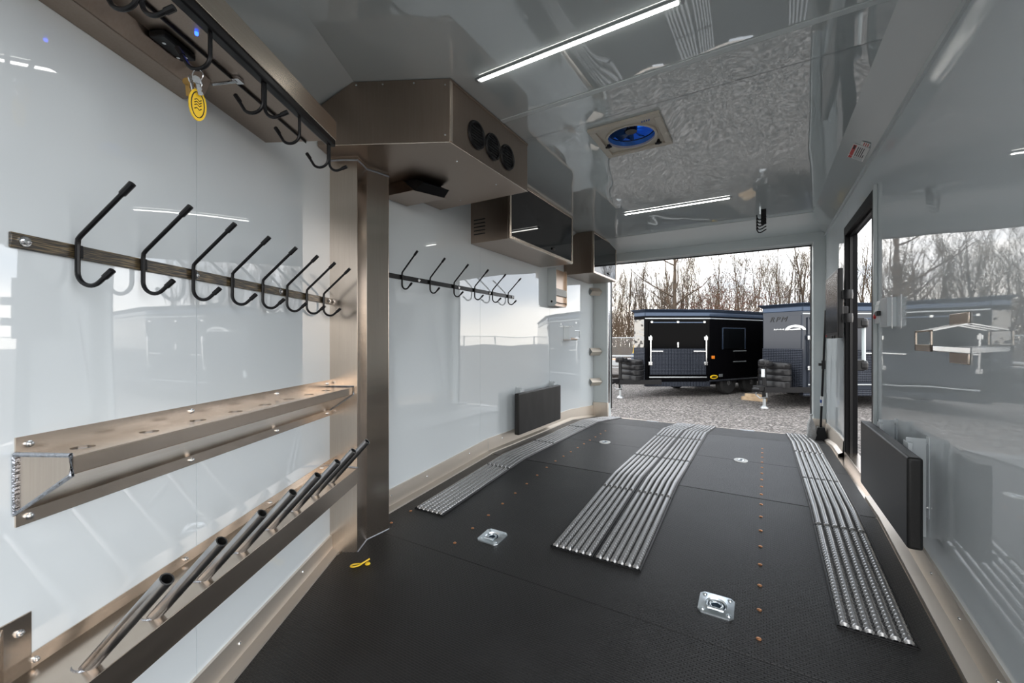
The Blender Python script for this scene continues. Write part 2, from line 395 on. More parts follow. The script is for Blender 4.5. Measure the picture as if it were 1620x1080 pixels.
B().box(XL+.05, XR-CV, 1.838, 1.868, ZC-.005, ZC+.003).build('seam_strip', whitetrim, ceiling, bevel=.002)
# rear frame: sloping header plate, beam, posts
rear = struct(B().box(-1.66, .46, 5.10, 5.26, 1.872, 2.06).build('wall_rear', whitetrim, bevel=.006))
B().hexa([(XL,4.58,ZC-.004),(XR-.12,4.58,ZC-.004),(XR,5.11,1.965),(XL,5.11,1.965),(XL,4.58,ZC+.03),(XR-.12,4.58,ZC+.03),(XR,5.11,ZC+.03),(XL,5.11,ZC+.03)]).build('header_plate', whitetrim, rear)
B().box(-1.67, .47, 5.245, 5.275, 1.862, 1.876).build('door_seal', black, rear)
for (x0, x1) in ((XL-.02, -1.655), (.445, XR+.02)):
    B().box(x0, x1, 5.10, 5.26, -.25, 2.06).build('post', whitetrim, rear, bevel=.018, seg=4)
B().box(-1.662, -1.648, 5.235, 5.27, .02, 1.88).build('door_seal', black, rear)
B().box(.436, .450, 5.235, 5.27, -.08, 1.88).build('door_seal', black, rear)
B().box(-1.668, -1.650, 5.12, 5.20, .10, 1.86).build('post_edge_strip', steel, rear, bevel=.004)
# rear kick plates
for x0, x1, z in ((XL+.002, -1.64, .112), (.435, XR-.002, .115)):
    B().box(x0, x1, 5.075, 5.105, -.14, z).build('kick_plate', alumk, rear, bevel=.006)

# baseboards
def baseboard(name, pts, h, inward, w1):
    """pts: plan points on the wall line; inward: unit normal; strip h tall with a floor flange"""
    o = B(); rows = []
    for (x, y, hh) in pts:
        z = fz(y)
        pr = [(0.0,-.03),(.0,hh),(.010,hh),(.014,.03),(w1,.016),(w1+.002,.006),(w1+.002,-.03)]
        rows.append([(x+inward[0]*a, y+inward[1]*a, z+b) for a,b in pr])
    return o.strip(rows).build(name, alumk)
bl = struct(baseboard('baseboard_left', [(XL,1.50,.12),(XL,2.69,.12)], .12, (1,0), .045))
bl2 = baseboard('baseboard_section', [(XL,2.694,.12),(XL,Y1,.12),(XL,Y2,.12),(XL,5.09,.15)], .12, (1,0), .040); bl2.parent = bl
bnw = struct(baseboard('baseboard_nose', [(*nose(-.02,0,0)[:2],.09),(*nose(2.4,0,0)[:2],.15)], .1, NN, .045))
br_ = struct(baseboard('baseboard_right', [(XR,1.38,.115),(XR,Y1,.115),(XR,D0-.02,.115)], .12, (-1,0), .050))
br2 = baseboard('baseboard_section', [(XR,D1+.06,.12),(XR,Y2,.12),(XR,5.09,.17)], .12, (-1,0), .040); br2.parent = br_
B().box(XR-.06, XR-.052, 1.40, D0, -.2, -.19)  # (kept clear)
scr = B().lathe([(.0,0),(.006,0),(.006,.0015),(.004,.004),(.0005,.0048)], axis='x', n=8).mesh('screw', steel)
for y in (1.70, 2.0, 2.45, 2.9, 3.3): put('screw', scr, bl, (XL+.012, y, fz(y)+.085))
for y in (1.60, 1.85, 2.1, 2.45): put('screw', scr, br_, (XR-.012, y, fz(y)+.085), (0,0,R(180)))
for s in (.25, .62, .98):
    p = nose(s,.012,0); put('screw', scr, bnw, (p[0],p[1],fz(p[1])+.075), (0,0,A))

# side door frame (open door) with sill and grab handle
door = struct(B().prism([(D0-.02,-.05),(D0+.045,-.05),(D0+.045,DZ-.045),(D1-.035,DZ-.045),(D1-.035,-.05),(D1+.02,-.05),(D1+.02,DZ+.02),(D0-.02,DZ+.02)], 'x', XR-.012, XR+TW+.012).build('door_1', doorblack, bevel=.004))
B().prism([(D0+.045,.05),(D0+.06,.05),(D0+.06,DZ-.06),(D1-.05,DZ-.06),(D1-.05,.05),(D1-.035,.05),(D1-.035,DZ-.045),(D0+.045,DZ-.045)], 'x', XR+.015, XR+.03).build('door_seal', black, door)
B().box(XR-.015, XR+TW+.02, D0+.02, D1-.02, -.06, .055).build('threshold', alumh, door, bevel=.005)
B().box(XR-.018, XR+.0, D0-.045, D0-.02, .0, DZ+.03).build('edge_trim', whitetrim, door, bevel=.004)
B().lathe([(0,0),(.008,0),(.008,.006),(0.001,.012)], (XR-.012, D1-.005, .70), 'x', 10).build('latch_stud', steel, door)

hd = thing('grab_handle', 'white tube grab handle with black end mounts outside the side door', 'handle', (XR+TW, 4.08, .86))
B().tube([(.07,.0,-.16),(.07,0,.16)], .012, 10).build('bar', whitetrim, hd)
for s in (-1, 1):
    m = B().lathe([(0,-.02),(.030,-.02),(.034,0),(.034,.03),(.028,.05),(.001,.05)], (.062,0,.16*s-.015), 'z', 14)
    m.box(0, .07, -.03, .03, .16*s-.04, .16*s+.04); m.build('end_mount', black, hd, bevel=.004)

# ------------------------------------------------------------------ corner column between nose and side wall
zc0 = -.20
poly = [(-1.80,1.275),nose(0,.0,0)[:2],nose(0,.135,0)[:2],(-1.693,1.412),(-1.67,1.537),(XL+.001,1.545),(XL+.001,1.30)]
col = thing('corner_column', 'tall boxed aluminium column between the nose wall and the side wall', 'column', (-1.72,1.42,-.12))
cp = [(x+1.72,y-1.42) for x,y in poly]
def colface(i, name, m=alum, t=.004):
    a, b = Vector(cp[i]), Vector(cp[i+1]); d = (b-a).normalized(); n = Vector((d.y,-d.x))
    q = [a,b,b-n*t,a-n*t]
    yb = [fz(p.y+1.42) for p in q]
    B().hexa([(p.x,p.y,yb[k]+.12+.004) for k,p in enumerate(q)]+[(p.x,p.y,1.76+.12) for p in q]).build(name, m, col, bevel=.0012)
colface(1,'front_face'); colface(2,'chamfer_face'); colface(3,'side_face'); colface(4,'return_face')
B().prism([(x,y) for x,y in ([cp[0]]+cp[1:2]+[(cp[2][0]-.006,cp[2][1]-.0)]+[(p[0]-.006,p[1]) for p in cp[3:5]]+cp[5:])], 'z', -.02, 1.875).build('core', alum, col)
for k in (1, 2, 3):
    a, b = Vector(cp[k]), Vector(cp[k+1])
    B().tube([(a.x,a.y,1.862),((a.x+b.x)/2,(a.y+b.y)/2,1.864),(b.x,b.y,1.862)], .005, 6).build('weld_seam', weld, col)
    if k > 1: B().tube([(a.x,a.y,fz(a.y+1.42)+.12+.008),(b.x,b.y,fz(b.y+1.42)+.12+.008)], .004, 6).build('weld_seam', weld, col)

# ------------------------------------------------------------------ hook rails
def hook_parts(parent, x, reach=.135, cap=True):
    f = lambda o, z: (x, o, z)
    pts = [f(reach,.138)] + [f(.016+.006,.033), f(.016,.026), f(.0145,.012), f(.0145,-.03)] + \
          [f(.0145+.030-.030*math.cos(R(t)), -.043-.030*math.sin(R(t))) for t in range(0, 131, 13)] + [f(.0640+.018,-.066+.0155), f(.0640+.027,-.066+.0230)]
    h = B().tube(pts, .0047, 8).build('hook', blackp, parent)
    a, b = Vector(pts[0]), Vector(pts[1]); d = (b-a).normalized()
    B().tube([a-d*.004, a+d*.028], .0068, 8).build('rubber_tip', black, h)
    a, b = Vector(pts[-1]), Vector(pts[-3]); d = (b-a).normalized()
    B().tube([a-d*.003, a+d*.020], .0064, 8).build('rubber_tip', black, h)
    B().box(x-.011, x-.003, .004, .016, -.014, .014).build('bracket', blackp, h, bevel=.002)
def bolt(parent, p, axis='y', r=.010, m=None):
    B().lathe([(0,0),(r,0),(r,.0025),(r*.62,.0030),(r*.62,.0075),(r*.25,.0085)], p, axis, 10).build('bolt', m or steel, parent)
hr = nthing('hook_rail', 'black bar with painted warm sheen and eight long hooks on the white nose wall', 'hook rail', .58, 0, 1.071)
B().box(-.62, .63, .001, .007, -.0145, .0145).build('bar', barm, hr, bevel=.001, seg=1)
for s in (1.104,.957,.806,.655,.507,.363,.224,.084): hook_parts(hr, s-.58)
for s in (1.19,.79,.395,.02): bolt(hr, (s-.58,.007,0))
hr2 = thing('hook_rail', 'black bar with six spaced hooks on the side wall below the cabinets', 'hook rail', (XL,2.3,1.262), R(-90))
B().box(-.80, .78, .001, .007, -.014, .014).build('bar', blackp, hr2, bevel=.001, seg=1)
for y in (1.781,2.025,2.268,2.510,2.750,2.988): hook_parts(hr2, 2.3-y)
for y in (3.07,2.72,2.33,1.93): bolt(hr2, (2.3-y,.007,0))

# ------------------------------------------------------------------ cup shelf on the nose wall
S0, S1 = .0, 1.20
cs = nthing('cup_shelf', 'long folded aluminium cup shelf with round holes on the nose wall', 'shelf', .6, 0, .60)
L0, L1 = S0-.6, S1-.6; W = .115
T = .664-.6
ho = [s-.6 for s in (1.132,.986,.842,.700,.560,.423,.287,.15)]
# top plate with round holes: strips of quads around each hole
def holed_plate(x0, x1, y0, y1, z, holes, r, n=16):
    m = B(); holes = sorted(holes); cuts = [x0]+[(a+b)/2 for a,b in zip(holes,holes[1:])]+[x1]
    yc = (y0+y1)/2
    for h, a, b in zip(holes, cuts, cuts[1:]):
        out = []
        for j in range(n):
            t = 2*math.pi*(j+.5)/n; c_, s_ = math.cos(t), math.sin(t)
            k = min(((b-h) if c_ > 0 else (h-a))/max(abs(c_),1e-6), (y1-yc)/max(abs(s_),1e-6))
            out.append((h+c_*k, yc+s_*k, z))
        inn = [(h+r*math.cos(2*math.pi*(j+.5)/n), yc+r*math.sin(2*math.pi*(j+.5)/n), z) for j in range(n)]
        low = [(x,y,z-.03) for x,y,_ in inn]
        m.add(out+inn+low, [(j,(j+1)%n,n+(j+1)%n,n+j) for j in range(n)]+[(n+j,n+(j+1)%n,2*n+(j+1)%n,2*n+j) for j in range(n)])
        for cx, cy in ((a,y0),(b,y0),(b,y1),(a,y1)):
            v = min(range(n), key=lambda j: (out[j][0]-cx)**2+(out[j][1]-cy)**2)
            near_ = sorted(range(n), key=lambda j: (out[j][0]-cx)**2+(out[j][1]-cy)**2)[:2]
            m.add([(cx,cy,z), out[near_[0]], out[near_[1]]], [(0,1,2)])
    return m
holed_plate(L0, L1, .003, W, T, ho, .019).build('top_plate', alumh, cs)
for h in ho: B().lathe([(0,T-.006),(.020,T-.006),(.020,T-.004),(0,T-.004)],(h,(.003+W)/2,0),'z',16).build('hole_shade', black, cs)  # black discs stand in for the shade inside the holes
B().box(L0,L1,W-.003,W,.030,T).build('front_face', alumh, cs, bevel=.002)
B().hexa([(L0,W-.003,.030),(L1,W-.003,.030),(L1,W,.030),(L0,W,.030),(L0,.0,-.045),(L1,.0,-.045),(L1,.003,-.045),(L0,.003,-.045)]).build('slanted_face', alumh, cs)
B().box(L0,L1,.0,.003,T,.098).build('top_flange', alumh, cs); B().box(L0,L1,.0,.003,-.072,-.045).build('bottom_flange', alumh, cs)
for xx in (L0+.001, L1-.004):
    B().prism([(.001,-.045),(W,.030),(W,T),(.001,T)], 'x', xx, xx+.003).build('end_plate', alum, cs)
e = L1+.001
B().tube([(e,.003,T+.003),(e,W,T+.003),(e,W+.002,.030),(e,.003,-.046),(e,.002,T)], .0045, 6).build('weld_seam', weld, cs)
B().tube([(L0,.003,T+.003),(L0,W+.003,T+.003),(L0,W+.003,.030),(L0,.003,-.046)], .004, 6).build('weld_seam', weld, cs)
for s in (1.18,.80,.41,.03): bolt(cs,(s-.6,.003,T+.018),r=.007); bolt(cs,(s-.6,.003,-.058),r=.007)

# ------------------------------------------------------------------ boot rack with slanted tubes
tilt = .040
rk = nthing('boot_rack', 'aluminium boot drying rack with eight slanted grey tubes low on nose wall', 'rack', .6, 0, .25)
zr = lambda x: -tilt*x                                  # rack falls slightly towards the open nose
def rp(x, o, z): return (x, o, z+zr(x))
def rbox(x0, x1, o0, o1, z00, z01, z10, z11):
    return B().hexa([rp(x0,o0,z00),rp(x1,o0,z00),rp(x1,o1,z10),rp(x0,o1,z10),rp(x0,o0,z01),rp(x1,o0,z01),rp(x1,o1,z11),rp(x0,o1,z11)])
rbox(-.6,.70,0,.003,-.05,.045,-.05,.045).build('back_flange', alumh, rk)
rbox(-.6,.70,.001,.135,.012,.016,.002,.006).build('top_plate', alumh, rk)
rbox(-.6,.70,.132,.136,-.065,.006,-.065,.006).build('front_face', alumh, rk, bevel=.0015)
rbox(-.6,.70,.001,.136,-.066,-.064,-.067,-.064).build('bottom_plate', alumh, rk)
for s in (1.155,1.013,.871,.733,.592,.455,.322,.190):
    x = s-.6; a = Vector(rp(x,.088,-.004)); b = Vector(rp(x,.262,.187)); d = (b-a).normalized()
    t = B()
    ring = B(); ax = Vector((1,0,0)); up = d.cross(ax)
    n = 14; out = []
    for (pp, r) in ((a,.0135),(b,.0135),(b,.0105),(b-d*.05,.0105)):
        out.append([pp+(ax*math.cos(2*math.pi*j/n)+up*math.sin(2*math.pi*j/n))*r for j in range(n)]+[pp+ax*r])
    t.strip(out); k = len(t.v); t.build('tube', tubem, rk)
    B().tube([Vector(rp(x,.088,.008))+Vector((.016*math.cos(q),.02*math.sin(q),0)) for q in [i*math.pi/6 for i in range(12)]], .003, 5, True).build('weld_ring', weld, rk)
for s in (1.17,.82,.45,.08): bolt(rk,(s-.6,.003,.03+zr(s-.6)),r=.006)
B().tube([rp(-.6,.136,.006),rp(-.6,.06,.012),rp(-.6,.003,.014)], .005, 6).build('weld_seam', weld, rk)

bk = nthing('corner_bracket', 'folded aluminium bracket bolted to the nose wall beside the boot rack', 'bracket', 1.24, 0, .28)
B().box(-.065,.02,0,.003,-.06,.075).build('flange', alum, bk, bevel=.001)
B().hexa([(-.022,.003,-.06),(.10,.003,-.06),(.10,.09,-.06),(.04,.07,-.06),(-.022,.003,.07),(.10,.003,.07),(.10,.09,.07),(.04,.07,.07)]).build('box', alumh, bk, bevel=.002)
bolt(bk,(-.045,.003,.045),r=.007)

# ------------------------------------------------------------------ helmet shelf with hook bar above
hs_ = nthing('helmet_shelf', 'aluminium helmet shelf with a black hook bar along its front edge', 'shelf', .47, 0, 1.60)
B().box(0,1.35,0,.262,.004,.008).build('tray', alumb, hs_)
B().box(0,1.35,.150,.153,-.003,.005).build('tray_seam', black, hs_)
B().box(.005,1.35,.262,.267,.0,.068).build('fascia', alumh, hs_, bevel=.002)
B().box(0,1.35,.236,.263,-.022,.005).build('hook_bar', blackp, hs_, bevel=.006)
B().prism([(0,-.045),(.062,-.040),(.085,.005),(0,.005)],'x',.355,1.35).build('wiring_channel', alumb, hs_, bevel=.002)
def shelf_hook(x, double):
    pts = [(x,.248,-.015),(x,.248,-.075)]+[(x,.248-.030+.030*math.cos(R(t)),-.075-.028*math.sin(R(t))) for t in range(15,150,15)]+[(x,.172,-.055)]
    h = B().tube(pts,.0045,8).build('hook', blackp, hs_)
    a,b = Vector(pts[-1]),Vector(pts[-3]); d=(b-a).normalized(); B().tube([a-d*.003,a+d*.018],.006,8).build('rubber_tip', black, h)
    if double:
        pts = [(x-.004,.251,-.02),(x-.004,.251,-.085)]+[(x-.004,.251+.026-.026*math.cos(R(t)),-.088-.026*math.sin(R(t))) for t in range(10,120,15)]+[(x-.004,.312,-.102)]
        B().tube(pts,.0045,8).build('hook_prong', blackp, h)
        a,b = Vector(pts[-1]),Vector(pts[-3]); d=(b-a).normalized(); B().tube([a-d*.003,a+d*.016],.006,8).build('rubber_tip', black, h)
for s, dbl in ((1.20,True),(1.03,False),(.848,True),(.675,False),(.497,True)): shelf_hook(s-.47, dbl)
lt = B().box(.455,.545,.085,.125,-.012,.004).build('latch_plate', black, hs_, bevel=.004)
for x, y in ((.475,.095),(.475,.115),(.525,.105)): B().lathe([(0,-.003),(.004,-.003),(.004,0),(0,0)],(x,y,-.012),'z',8).build('rivet', steel, lt)
bl_m = mat('blue_glow', (.02, .05, .8), .3); bl_m.node_tree.nodes['Principled BSDF'].inputs['Emission Color'].default_value = (.02, .08, 1, 1); bl_m.node_tree.nodes['Principled BSDF'].inputs['Emission Strength'].default_value = 8
B().lathe([(0,-.006),(.0035,-.006),(.004,0),(0,0)],(.530,.190,.004),'z',8).build('blue_glow_dot', bl_m, hs_)  # added glowing dot, stands in for blue light reflected on the tray
st = B().tube([(.36,.16,-.004),(.405,.125,-.038)],.004,6).box(.35,.375,.155,.175,-.006,.003).build('stay_arm', steel, hs_)

# keys hanging on the shelf hook
kp = nose(1.03,.218,1.487)
kr = thing('key_ring', 'bunch of keys with an oval yellow tag hanging from a shelf hook', 'keys', kp, NROT)
B().tube([(0,.013*math.cos(t),-.004+.013*math.sin(t)) for t in [i*math.pi/8 for i in range(16)]],.0013,5,True).build('ring', steel, kr)
B().tube([(.002,.006+.006*math.cos(t),-.026+.008*math.sin(t)) for t in [i*math.pi/8 for i in range(16)]],.0011,5,True).build('link', steel, kr)
tg = B(); n=20
el=[(.018*math.cos(2*math.pi*i/n),-.071+.036*math.sin(2*math.pi*i/n)) for i in range(n)]
tgo = tg.prism(el,'x',-.0015,.0015).build('tag', yellow, kr)
tgo.rotation_euler=(0,0,R(66))
B().tube([(.0016,.013*math.cos(2*math.pi*i/n),-.071+.029*math.sin(2*math.pi*i/n)) for i in range(n)],.0011,4,True).build('tag_border', ink, tgo)
for z in (-.060,-.066,-.072,-.080): B().tube([(.0016,-.007,z-.002),(.0016,-.002,z+.002),(.0016,.003,z-.002),(.0016,.007,z+.002)],.0011,4).build('tag_lettering', ink, tgo)
for (dx,dy,rz,m) in ((.004,-.022,20,brass),(-.004,-.012,-30,brass),(.010,.004,60,steel),(.014,-.006,100,steel)):
    k = B().box(-.0012,.0012,-.004,.004,-.042,-.016)
    k.lathe([(0,-.0012),(.009,-.0012),(.009,.0012),(0,.0012)],(0,0,-.010),'x',12)
    k.box(-.0011,.0011,.004,.0065,-.040,-.034).box(-.0011,.0011,.004,.006,-.030,-.025)
    o = k.build('key', m, kr); o.location=(dx,dy,-.010); o.rotation_euler=(R(rz*.2),0,R(rz))

# ------------------------------------------------------------------ heater box at the ceiling
hb = thing('heater_box', 'boxed ceiling heater of dull aluminium with three round black air vents', 'heater', (-1.5,1.7,1.758))
X1 = -1.175; YF = 2.14
ca = nose(-.02,.0,0); 
def fa(off): # points on the front face, perpendicular to the nose wall, through (-1.17,1.43)
    q=Vector((X1,1.43)); d=Vector((-math.cos(A),-math.sin(A))); return q+d*off
wl_ = fa(.60)
pl = [(X1,1.43),(X1,YF),(XL+.002,YF),(XL+.002,1.30),(wl_.x,wl_.y)]
hp = [(x+1.5,y-1.7) for x,y in pl]
tri = B(); zb, zt = 0, ZC-1.758-.002
pt_ = [fa(0),Vector((X1,YF)),Vector((XL+.14,YF)),Vector((XL+.14,1.40)),fa(.44)]
pm = [fa(0),Vector((X1,YF)),Vector((XL+.002,YF)),Vector((XL+.002,1.30)),fa(.60)]
lay = []
for pts,z in ((pm,0),(pm,.17),(pt_,zt)): lay.append([(p.x+1.5,p.y-1.7,z) for p in pts])
vs_ = [p for l in lay for p in l]
tri.add(vs_, [(4,3,2,1,0),(10,11,12,13,14)]+[(k*5+i,k*5+(i+1)%5,(k+1)*5+(i+1)%5,(k+1)*5+i) for k in (0,1) for i in range(5)])
tri.build('body', alumb, hb, bevel=.002)
B().box(X1+1.5-.02,X1+1.5+.004,1.43-1.7,YF-1.7,zt-.012,zt).build('top_rail', alumb, hb, bevel=.001)
d0 = fa(.0); d1 = fa(.03)
B().box(X1+1.5-.002,X1+1.5+.003,1.43-1.7+.0,1.43-1.7+.018,.004,zt-.01).build('corner_strip', alumh, hb, bevel=.001)
ed = [fa(0),fa(.55)]
B().tube([(ed[0].x+1.5,ed[0].y-1.7,.0),(ed[1].x+1.5,ed[1].y-1.7,0)],.0022,6).build('bottom_edge', alumh, hb)
B().tube([(X1+1.5,1.43-1.7,.0),(X1+1.5,YF-1.7,0)],.0022,6).build('bottom_edge', alumh, hb)
for y in (1.629,1.770,1.911):
    v = B().lathe([(.050,-.012),(.066,-.012),(.068,0.0),(.064,.008),(.056,.009),(.052,.002),(.050,-.012)],(X1+1.5+.002,y-1.7,.113),'x',24).build('vent', black, hb)
    B().lathe([(0,-.001),(.056,-.001),(.056,.001),(0,.001)],(X1+1.5+.002,y-1.7,.113),'x',20).build('vent_back', black, v)
    for k in range(-3,4):
        hw = math.sqrt(max(.0024-(k*.014)**2,.0001)); B().box(X1+1.5+.003,X1+1.5+.007,y-1.7-hw,y-1.7+hw,.113+k*.014-.0015,.113+k*.014+.0015).build('slat', black, v)
sc2 = B().lathe([(0,0),(.005,0),(.004,.003),(0,.0035)],axis='x',n=8).mesh('screw', steel)
for off,z in ((.02,.03),(.02,.25),(.16,.262),(.30,.262),(.42,.262)):
    p = fa(off); put('screw', sc2, hb, (p.x+1.5+.001*math.sin(A),p.y-1.7-.001,z), (0,0,A-R(90)))
for x,y in ((-1.27,1.60),(-1.27,1.95),(-1.6,2.05)): put('screw', sc2, hb, (x+1.5,y-1.7,0), (0,R(90),0))
hood = B().hexa([(-1.835+1.5,1.64-1.7,-.062),(-1.60+1.5,1.64-1.7,-.068),(-1.53+1.5,1.83-1.7,-.068),(-1.835+1.5,1.83-1.7,-.062),
                 (-1.835+1.5,1.64-1.7,0),(-1.68+1.5,1.64-1.7,0),(-1.63+1.5,1.83-1.7,0),(-1.835+1.5,1.83-1.7,0)]).build('air_hood', alumb, hb, bevel=.002)
B().hexa([(-1.60+1.5,1.65-1.7,-.066),(-1.545+1.5,1.66-1.7,-.030),(-1.50+1.5,1.82-1.7,-.030),(-1.535+1.5,1.82-1.7,-.066),
          (-1.69+1.5,1.65-1.7,0),(-1.60+1.5,1.66-1.7,0),(-1.56+1.5,1.82-1.7,0),(-1.64+1.5,1.82-1.7,0)]).build('hood_outlet', black, hood)

# ------------------------------------------------------------------ overhead cabinets
def cabinet(y0, y1, label, slots):
    X = -1.50
    t = thing('wall_cabinet', label, 'cabinet', (XL,y0,1.60), 0, 'overhead wall cabinets')
    D = X-XL; L = y1-y0; H = ZC-1.60-.002
    B().box(.001,D-.018,0,L,0,H).build('body', alumb, t, bevel=.002)
    f = B(); q=.022
    f.box(D-.02,D,0,q,0,H).box(D-.02,D,L-q,L,0,H).box(D-.02,D,q,L-q,0,q).box(D-.02,D,q,L-q,H-q,H)
    f.build('face_frame', alumh, t, bevel=.002)
    d = B().box(D-.016,D-.004,q,L-q,q,H-q).build('door', glass_black, t)
    B().box(D-.006,D+.006,L*.62-.02,L*.62+.03,q+.028,q+.046).build('latch', black, d, bevel=.006)
    for z in (range(5) if slots else ()):
        B().box(.03,.13,-.003,.001,.06+z*.026,.068+z*.026).build('louvre', black, t, bevel=.001)
    return t
cabinet(2.48, 3.61, 'long aluminium wall cabinet with black glass door beside the ceiling heater', True)
cabinet(4.17, 4.97, 'short aluminium wall cabinet with black glass door next to the rear opening', False)

# dispenser below the long cabinet
dp = thing('towel_dispenser', 'narrow aluminium dispenser with a white paper strip hung below the cabinets', 'dispenser', (XL,3.90,1.235))
B().prism([(.001,.38),(.001,0),(.075,0),(.097,.02),(.097,.38)],'y',-.135,-.131).build('side_plate', whitetrim, dp, bevel=.001)
B().prism([(.001,.38),(.001,0),(.075,0),(.097,.02),(.097,.38)],'y',.131,.135).build('side_plate', alumh, dp, bevel=.001)
B().box(.001,.004,-.131,.131,0,.38).box(.004,.095,-.131,.131,0,.004).build('back_plate', alumb, dp)
B().box(.070,.074,-.131,.131,.002,.37).build('front_plate', alumb, dp); B().box(.074,.097,-.131,.131,.105,.175).build('paper_roll', paper, dp, bevel=.006)
B().tube([(.085,-.131,.04),(.092,0,.032),(.085,.131,.04)],.004,6).build('tear_bar', black, dp)
B().lathe([(0,0),(.011,0),(.011,.002),(0,.002)],(.048,-.137,.045),'y',12).build('screw_hole', black, dp)

# small sprayer holder on the left wall
sh = thing('can_holder', 'small folded aluminium holder with slots on the far side wall', 'holder', (XL,4.24,.97))
B().box(.0,.003,-.08,.08,-.08,.085).build('back_plate', whitetrim, sh)
B().box(.003,.09,-.08,.10,-.075,-.070).box(.087,.09,-.08,.10,-.075,-.05).build('tray', alumb, sh)
for y in (-.055,0,.055): B().box(.003,.045,y-.004,y+.02,.070,.078).build('finger', steel, sh)
B().tube([(.09,.02,.03),(.09,.16,.03),(.09,.16,-.055),(.09,.02,-.055)],.004,6).build('wire_loop', steel, sh)

# three angled steps by the rear post
for z, wd_ in ((1.505,'upper'),(.752,'middle'),(.372,'lower')):
    lab = {'upper':'small angled aluminium bracket at the rear post just under the short cabinet',
           'middle':'small angled aluminium bracket halfway up the rear post by the opening',
           'lower':'small angled aluminium bracket low on the rear post above the kick plate'}[wd_]
    o = thing('angle_bracket', lab, 'bracket', (XL,5.03,z), 0, 'angled brackets at the rear post')
    a_,b_=(.002,-.062),(.086,.069); n_b=(.835,-.55)
    for nm,z0 in (('upper_plate',.048),('lower_plate',-.048)):
        q=[]
        for o_,zz_ in ((0,z0),(.052,0),(.048,0),(-.004,z0)): q.append((o_,zz_))
        B().hexa([(a_[0]+n_b[0]*o_,a_[1]+n_b[1]*o_,z_) for o_,z_ in q]+[(b_[0]+n_b[0]*o_,b_[1]+n_b[1]*o_,z_) for o_,z_ in q]).build(nm, alumk, o)

# ------------------------------------------------------------------ fold-up padded seats
def seat(loc, rz, label, L, H, wrinkle):
    t = thing('folding_seat', label, 'seat', loc, rz, 'fold-up padded seats')
    p = B().box(0,L,.062,.105,0,H).build('pad', vinyl if wrinkle else vinyls, t, bevel=.010, seg=3)
    for x in ((.05, L-.13) if wrinkle else (.21, L-.16)):
        B().box(x,x+.004,.003,.062,-.02,H+.035).box(x-.03,x,.0,.004,.06,H+.045).box(x-.034,x+.03,.05,.063,.02,H+.02).build('bracket', offwhite, t, bevel=.001)
        for z in (.10,H+.02): B().lathe([(0,0),(.006,0),(.006,.003),(0,.004)],(x-.016,.004,z),'y',8).build('bolt', steel, t)
    return t
seat((XL,3.86,.095), R(-90), 'black padded fold-up seat on the side wall beneath the hook bar', .85, .348, True)
seat((XR,1.985,.145), R(90), 'black padded fold-up seat on the wall just inside the side door', .81, .325, False)

# ------------------------------------------------------------------ right wall things
cb = thing('control_box', 'pale grey electrical switch box with black lever on the wall beside side door', 'switch box', (XR,2.74,1.03))
B().box(-.034,0,-.12,.02,-.080,.062).build('cover', offwhite, cb, bevel=.003)
B().box(-.0345,-.0,-.1215,-.1195,-.078,.060).build('end_plate', offwhite, cb, bevel=.001)
B().box(-.018,-.015,-.1225,-.119,-.088,.072).build('cover_seam', tubem, cb)
B().box(-.036,0,.022,.12,-.058,.040).build('body', offwhite, cb, bevel=.003)
B().prism([(-.042,.0),(-.030,.060),(.0,.060),(.0,.0)],'y',.03,.11).build('hood', offwhite, cb, bevel=.002)
B().box(-.050,-.034,.00,.045,-.020,.004).build('lever', black, cb, bevel=.003)
B().lathe([(0,0),(.013,0),(.011,-.008),(0,-.010)],(-.036,.105,-.02),'x',14).build('stop_button', red, cb)

wh = thing('towel_holder', 'open aluminium paper towel holder sticking out of the glossy wall', 'holder', (XR,1.885,.89))
m = B().box(-.006,0,-.075,.075,.045,.082).build('upper_flange', alum, wh, bevel=.003)
B().box(-.006,0,-.075,.075,-.082,-.045).build('lower_flange', alum, wh, bevel=.003)
for y in (-.070,-.004,.062): B().hexa([(-.086,y,.022),(0,y,.044),(0,y+.010,.044),(-.086,y+.010,.022),(-.086,y,.026),(0,y,.048),(0,y+.010,.048),(-.086,y+.010,.026)]).build('top_arm', steel, wh)
B().hexa([(-.086,-.075,-.040),(0,-.078,-.048),(0,.078,-.048),(-.086,.075,-.040),(-.086,-.075,-.024),(0,-.078,-.028),(0,.078,-.028),(-.086,.075,-.024)]).build('bottom_tray', steel, wh, bevel=.002)
f = B(); f.box(-.090,-.085,-.080,-.072,-.042,.027).box(-.090,-.085,.072,.080,-.042,.027).box(-.090,-.085,-.080,.080,.021,.027).box(-.090,-.085,-.080,.080,-.042,-.020)
f.build('front_frame', alum, wh, bevel=.001)

tv = thing('television', 'small flat black television on a wall arm beyond the side door', 'television', (.47,3.93,1.14), R(0))
B().box(-.015,.015,-.32,.32,-.235,.245).build('case', black, tv, bevel=.006)
B().box(-.0165,-.012,-.295,.295,-.195,.220).build('screen', screen, tv)
for y in (-.20,-.11,-.05): B().box(-.022,-.014,y,y+.04,-.238,-.216).build('button', black, tv, bevel=.003)
B().box(-.0185,-.0155,.255,.285,-.222,-.212).build('power_light', red, tv)
for z in (-.03,.09): B().box(.015,.079,-.06,.0,z-.03,z+.03).build('wall_arm', black, tv, bevel=.006)
for z in (-.10,.06): B().lathe([(0,-.03),(.028,-.03),(.03,.0),(.028,.03),(0,.03)],(.035,-.335,z),'z',12).build('speaker_pod', black, tv)

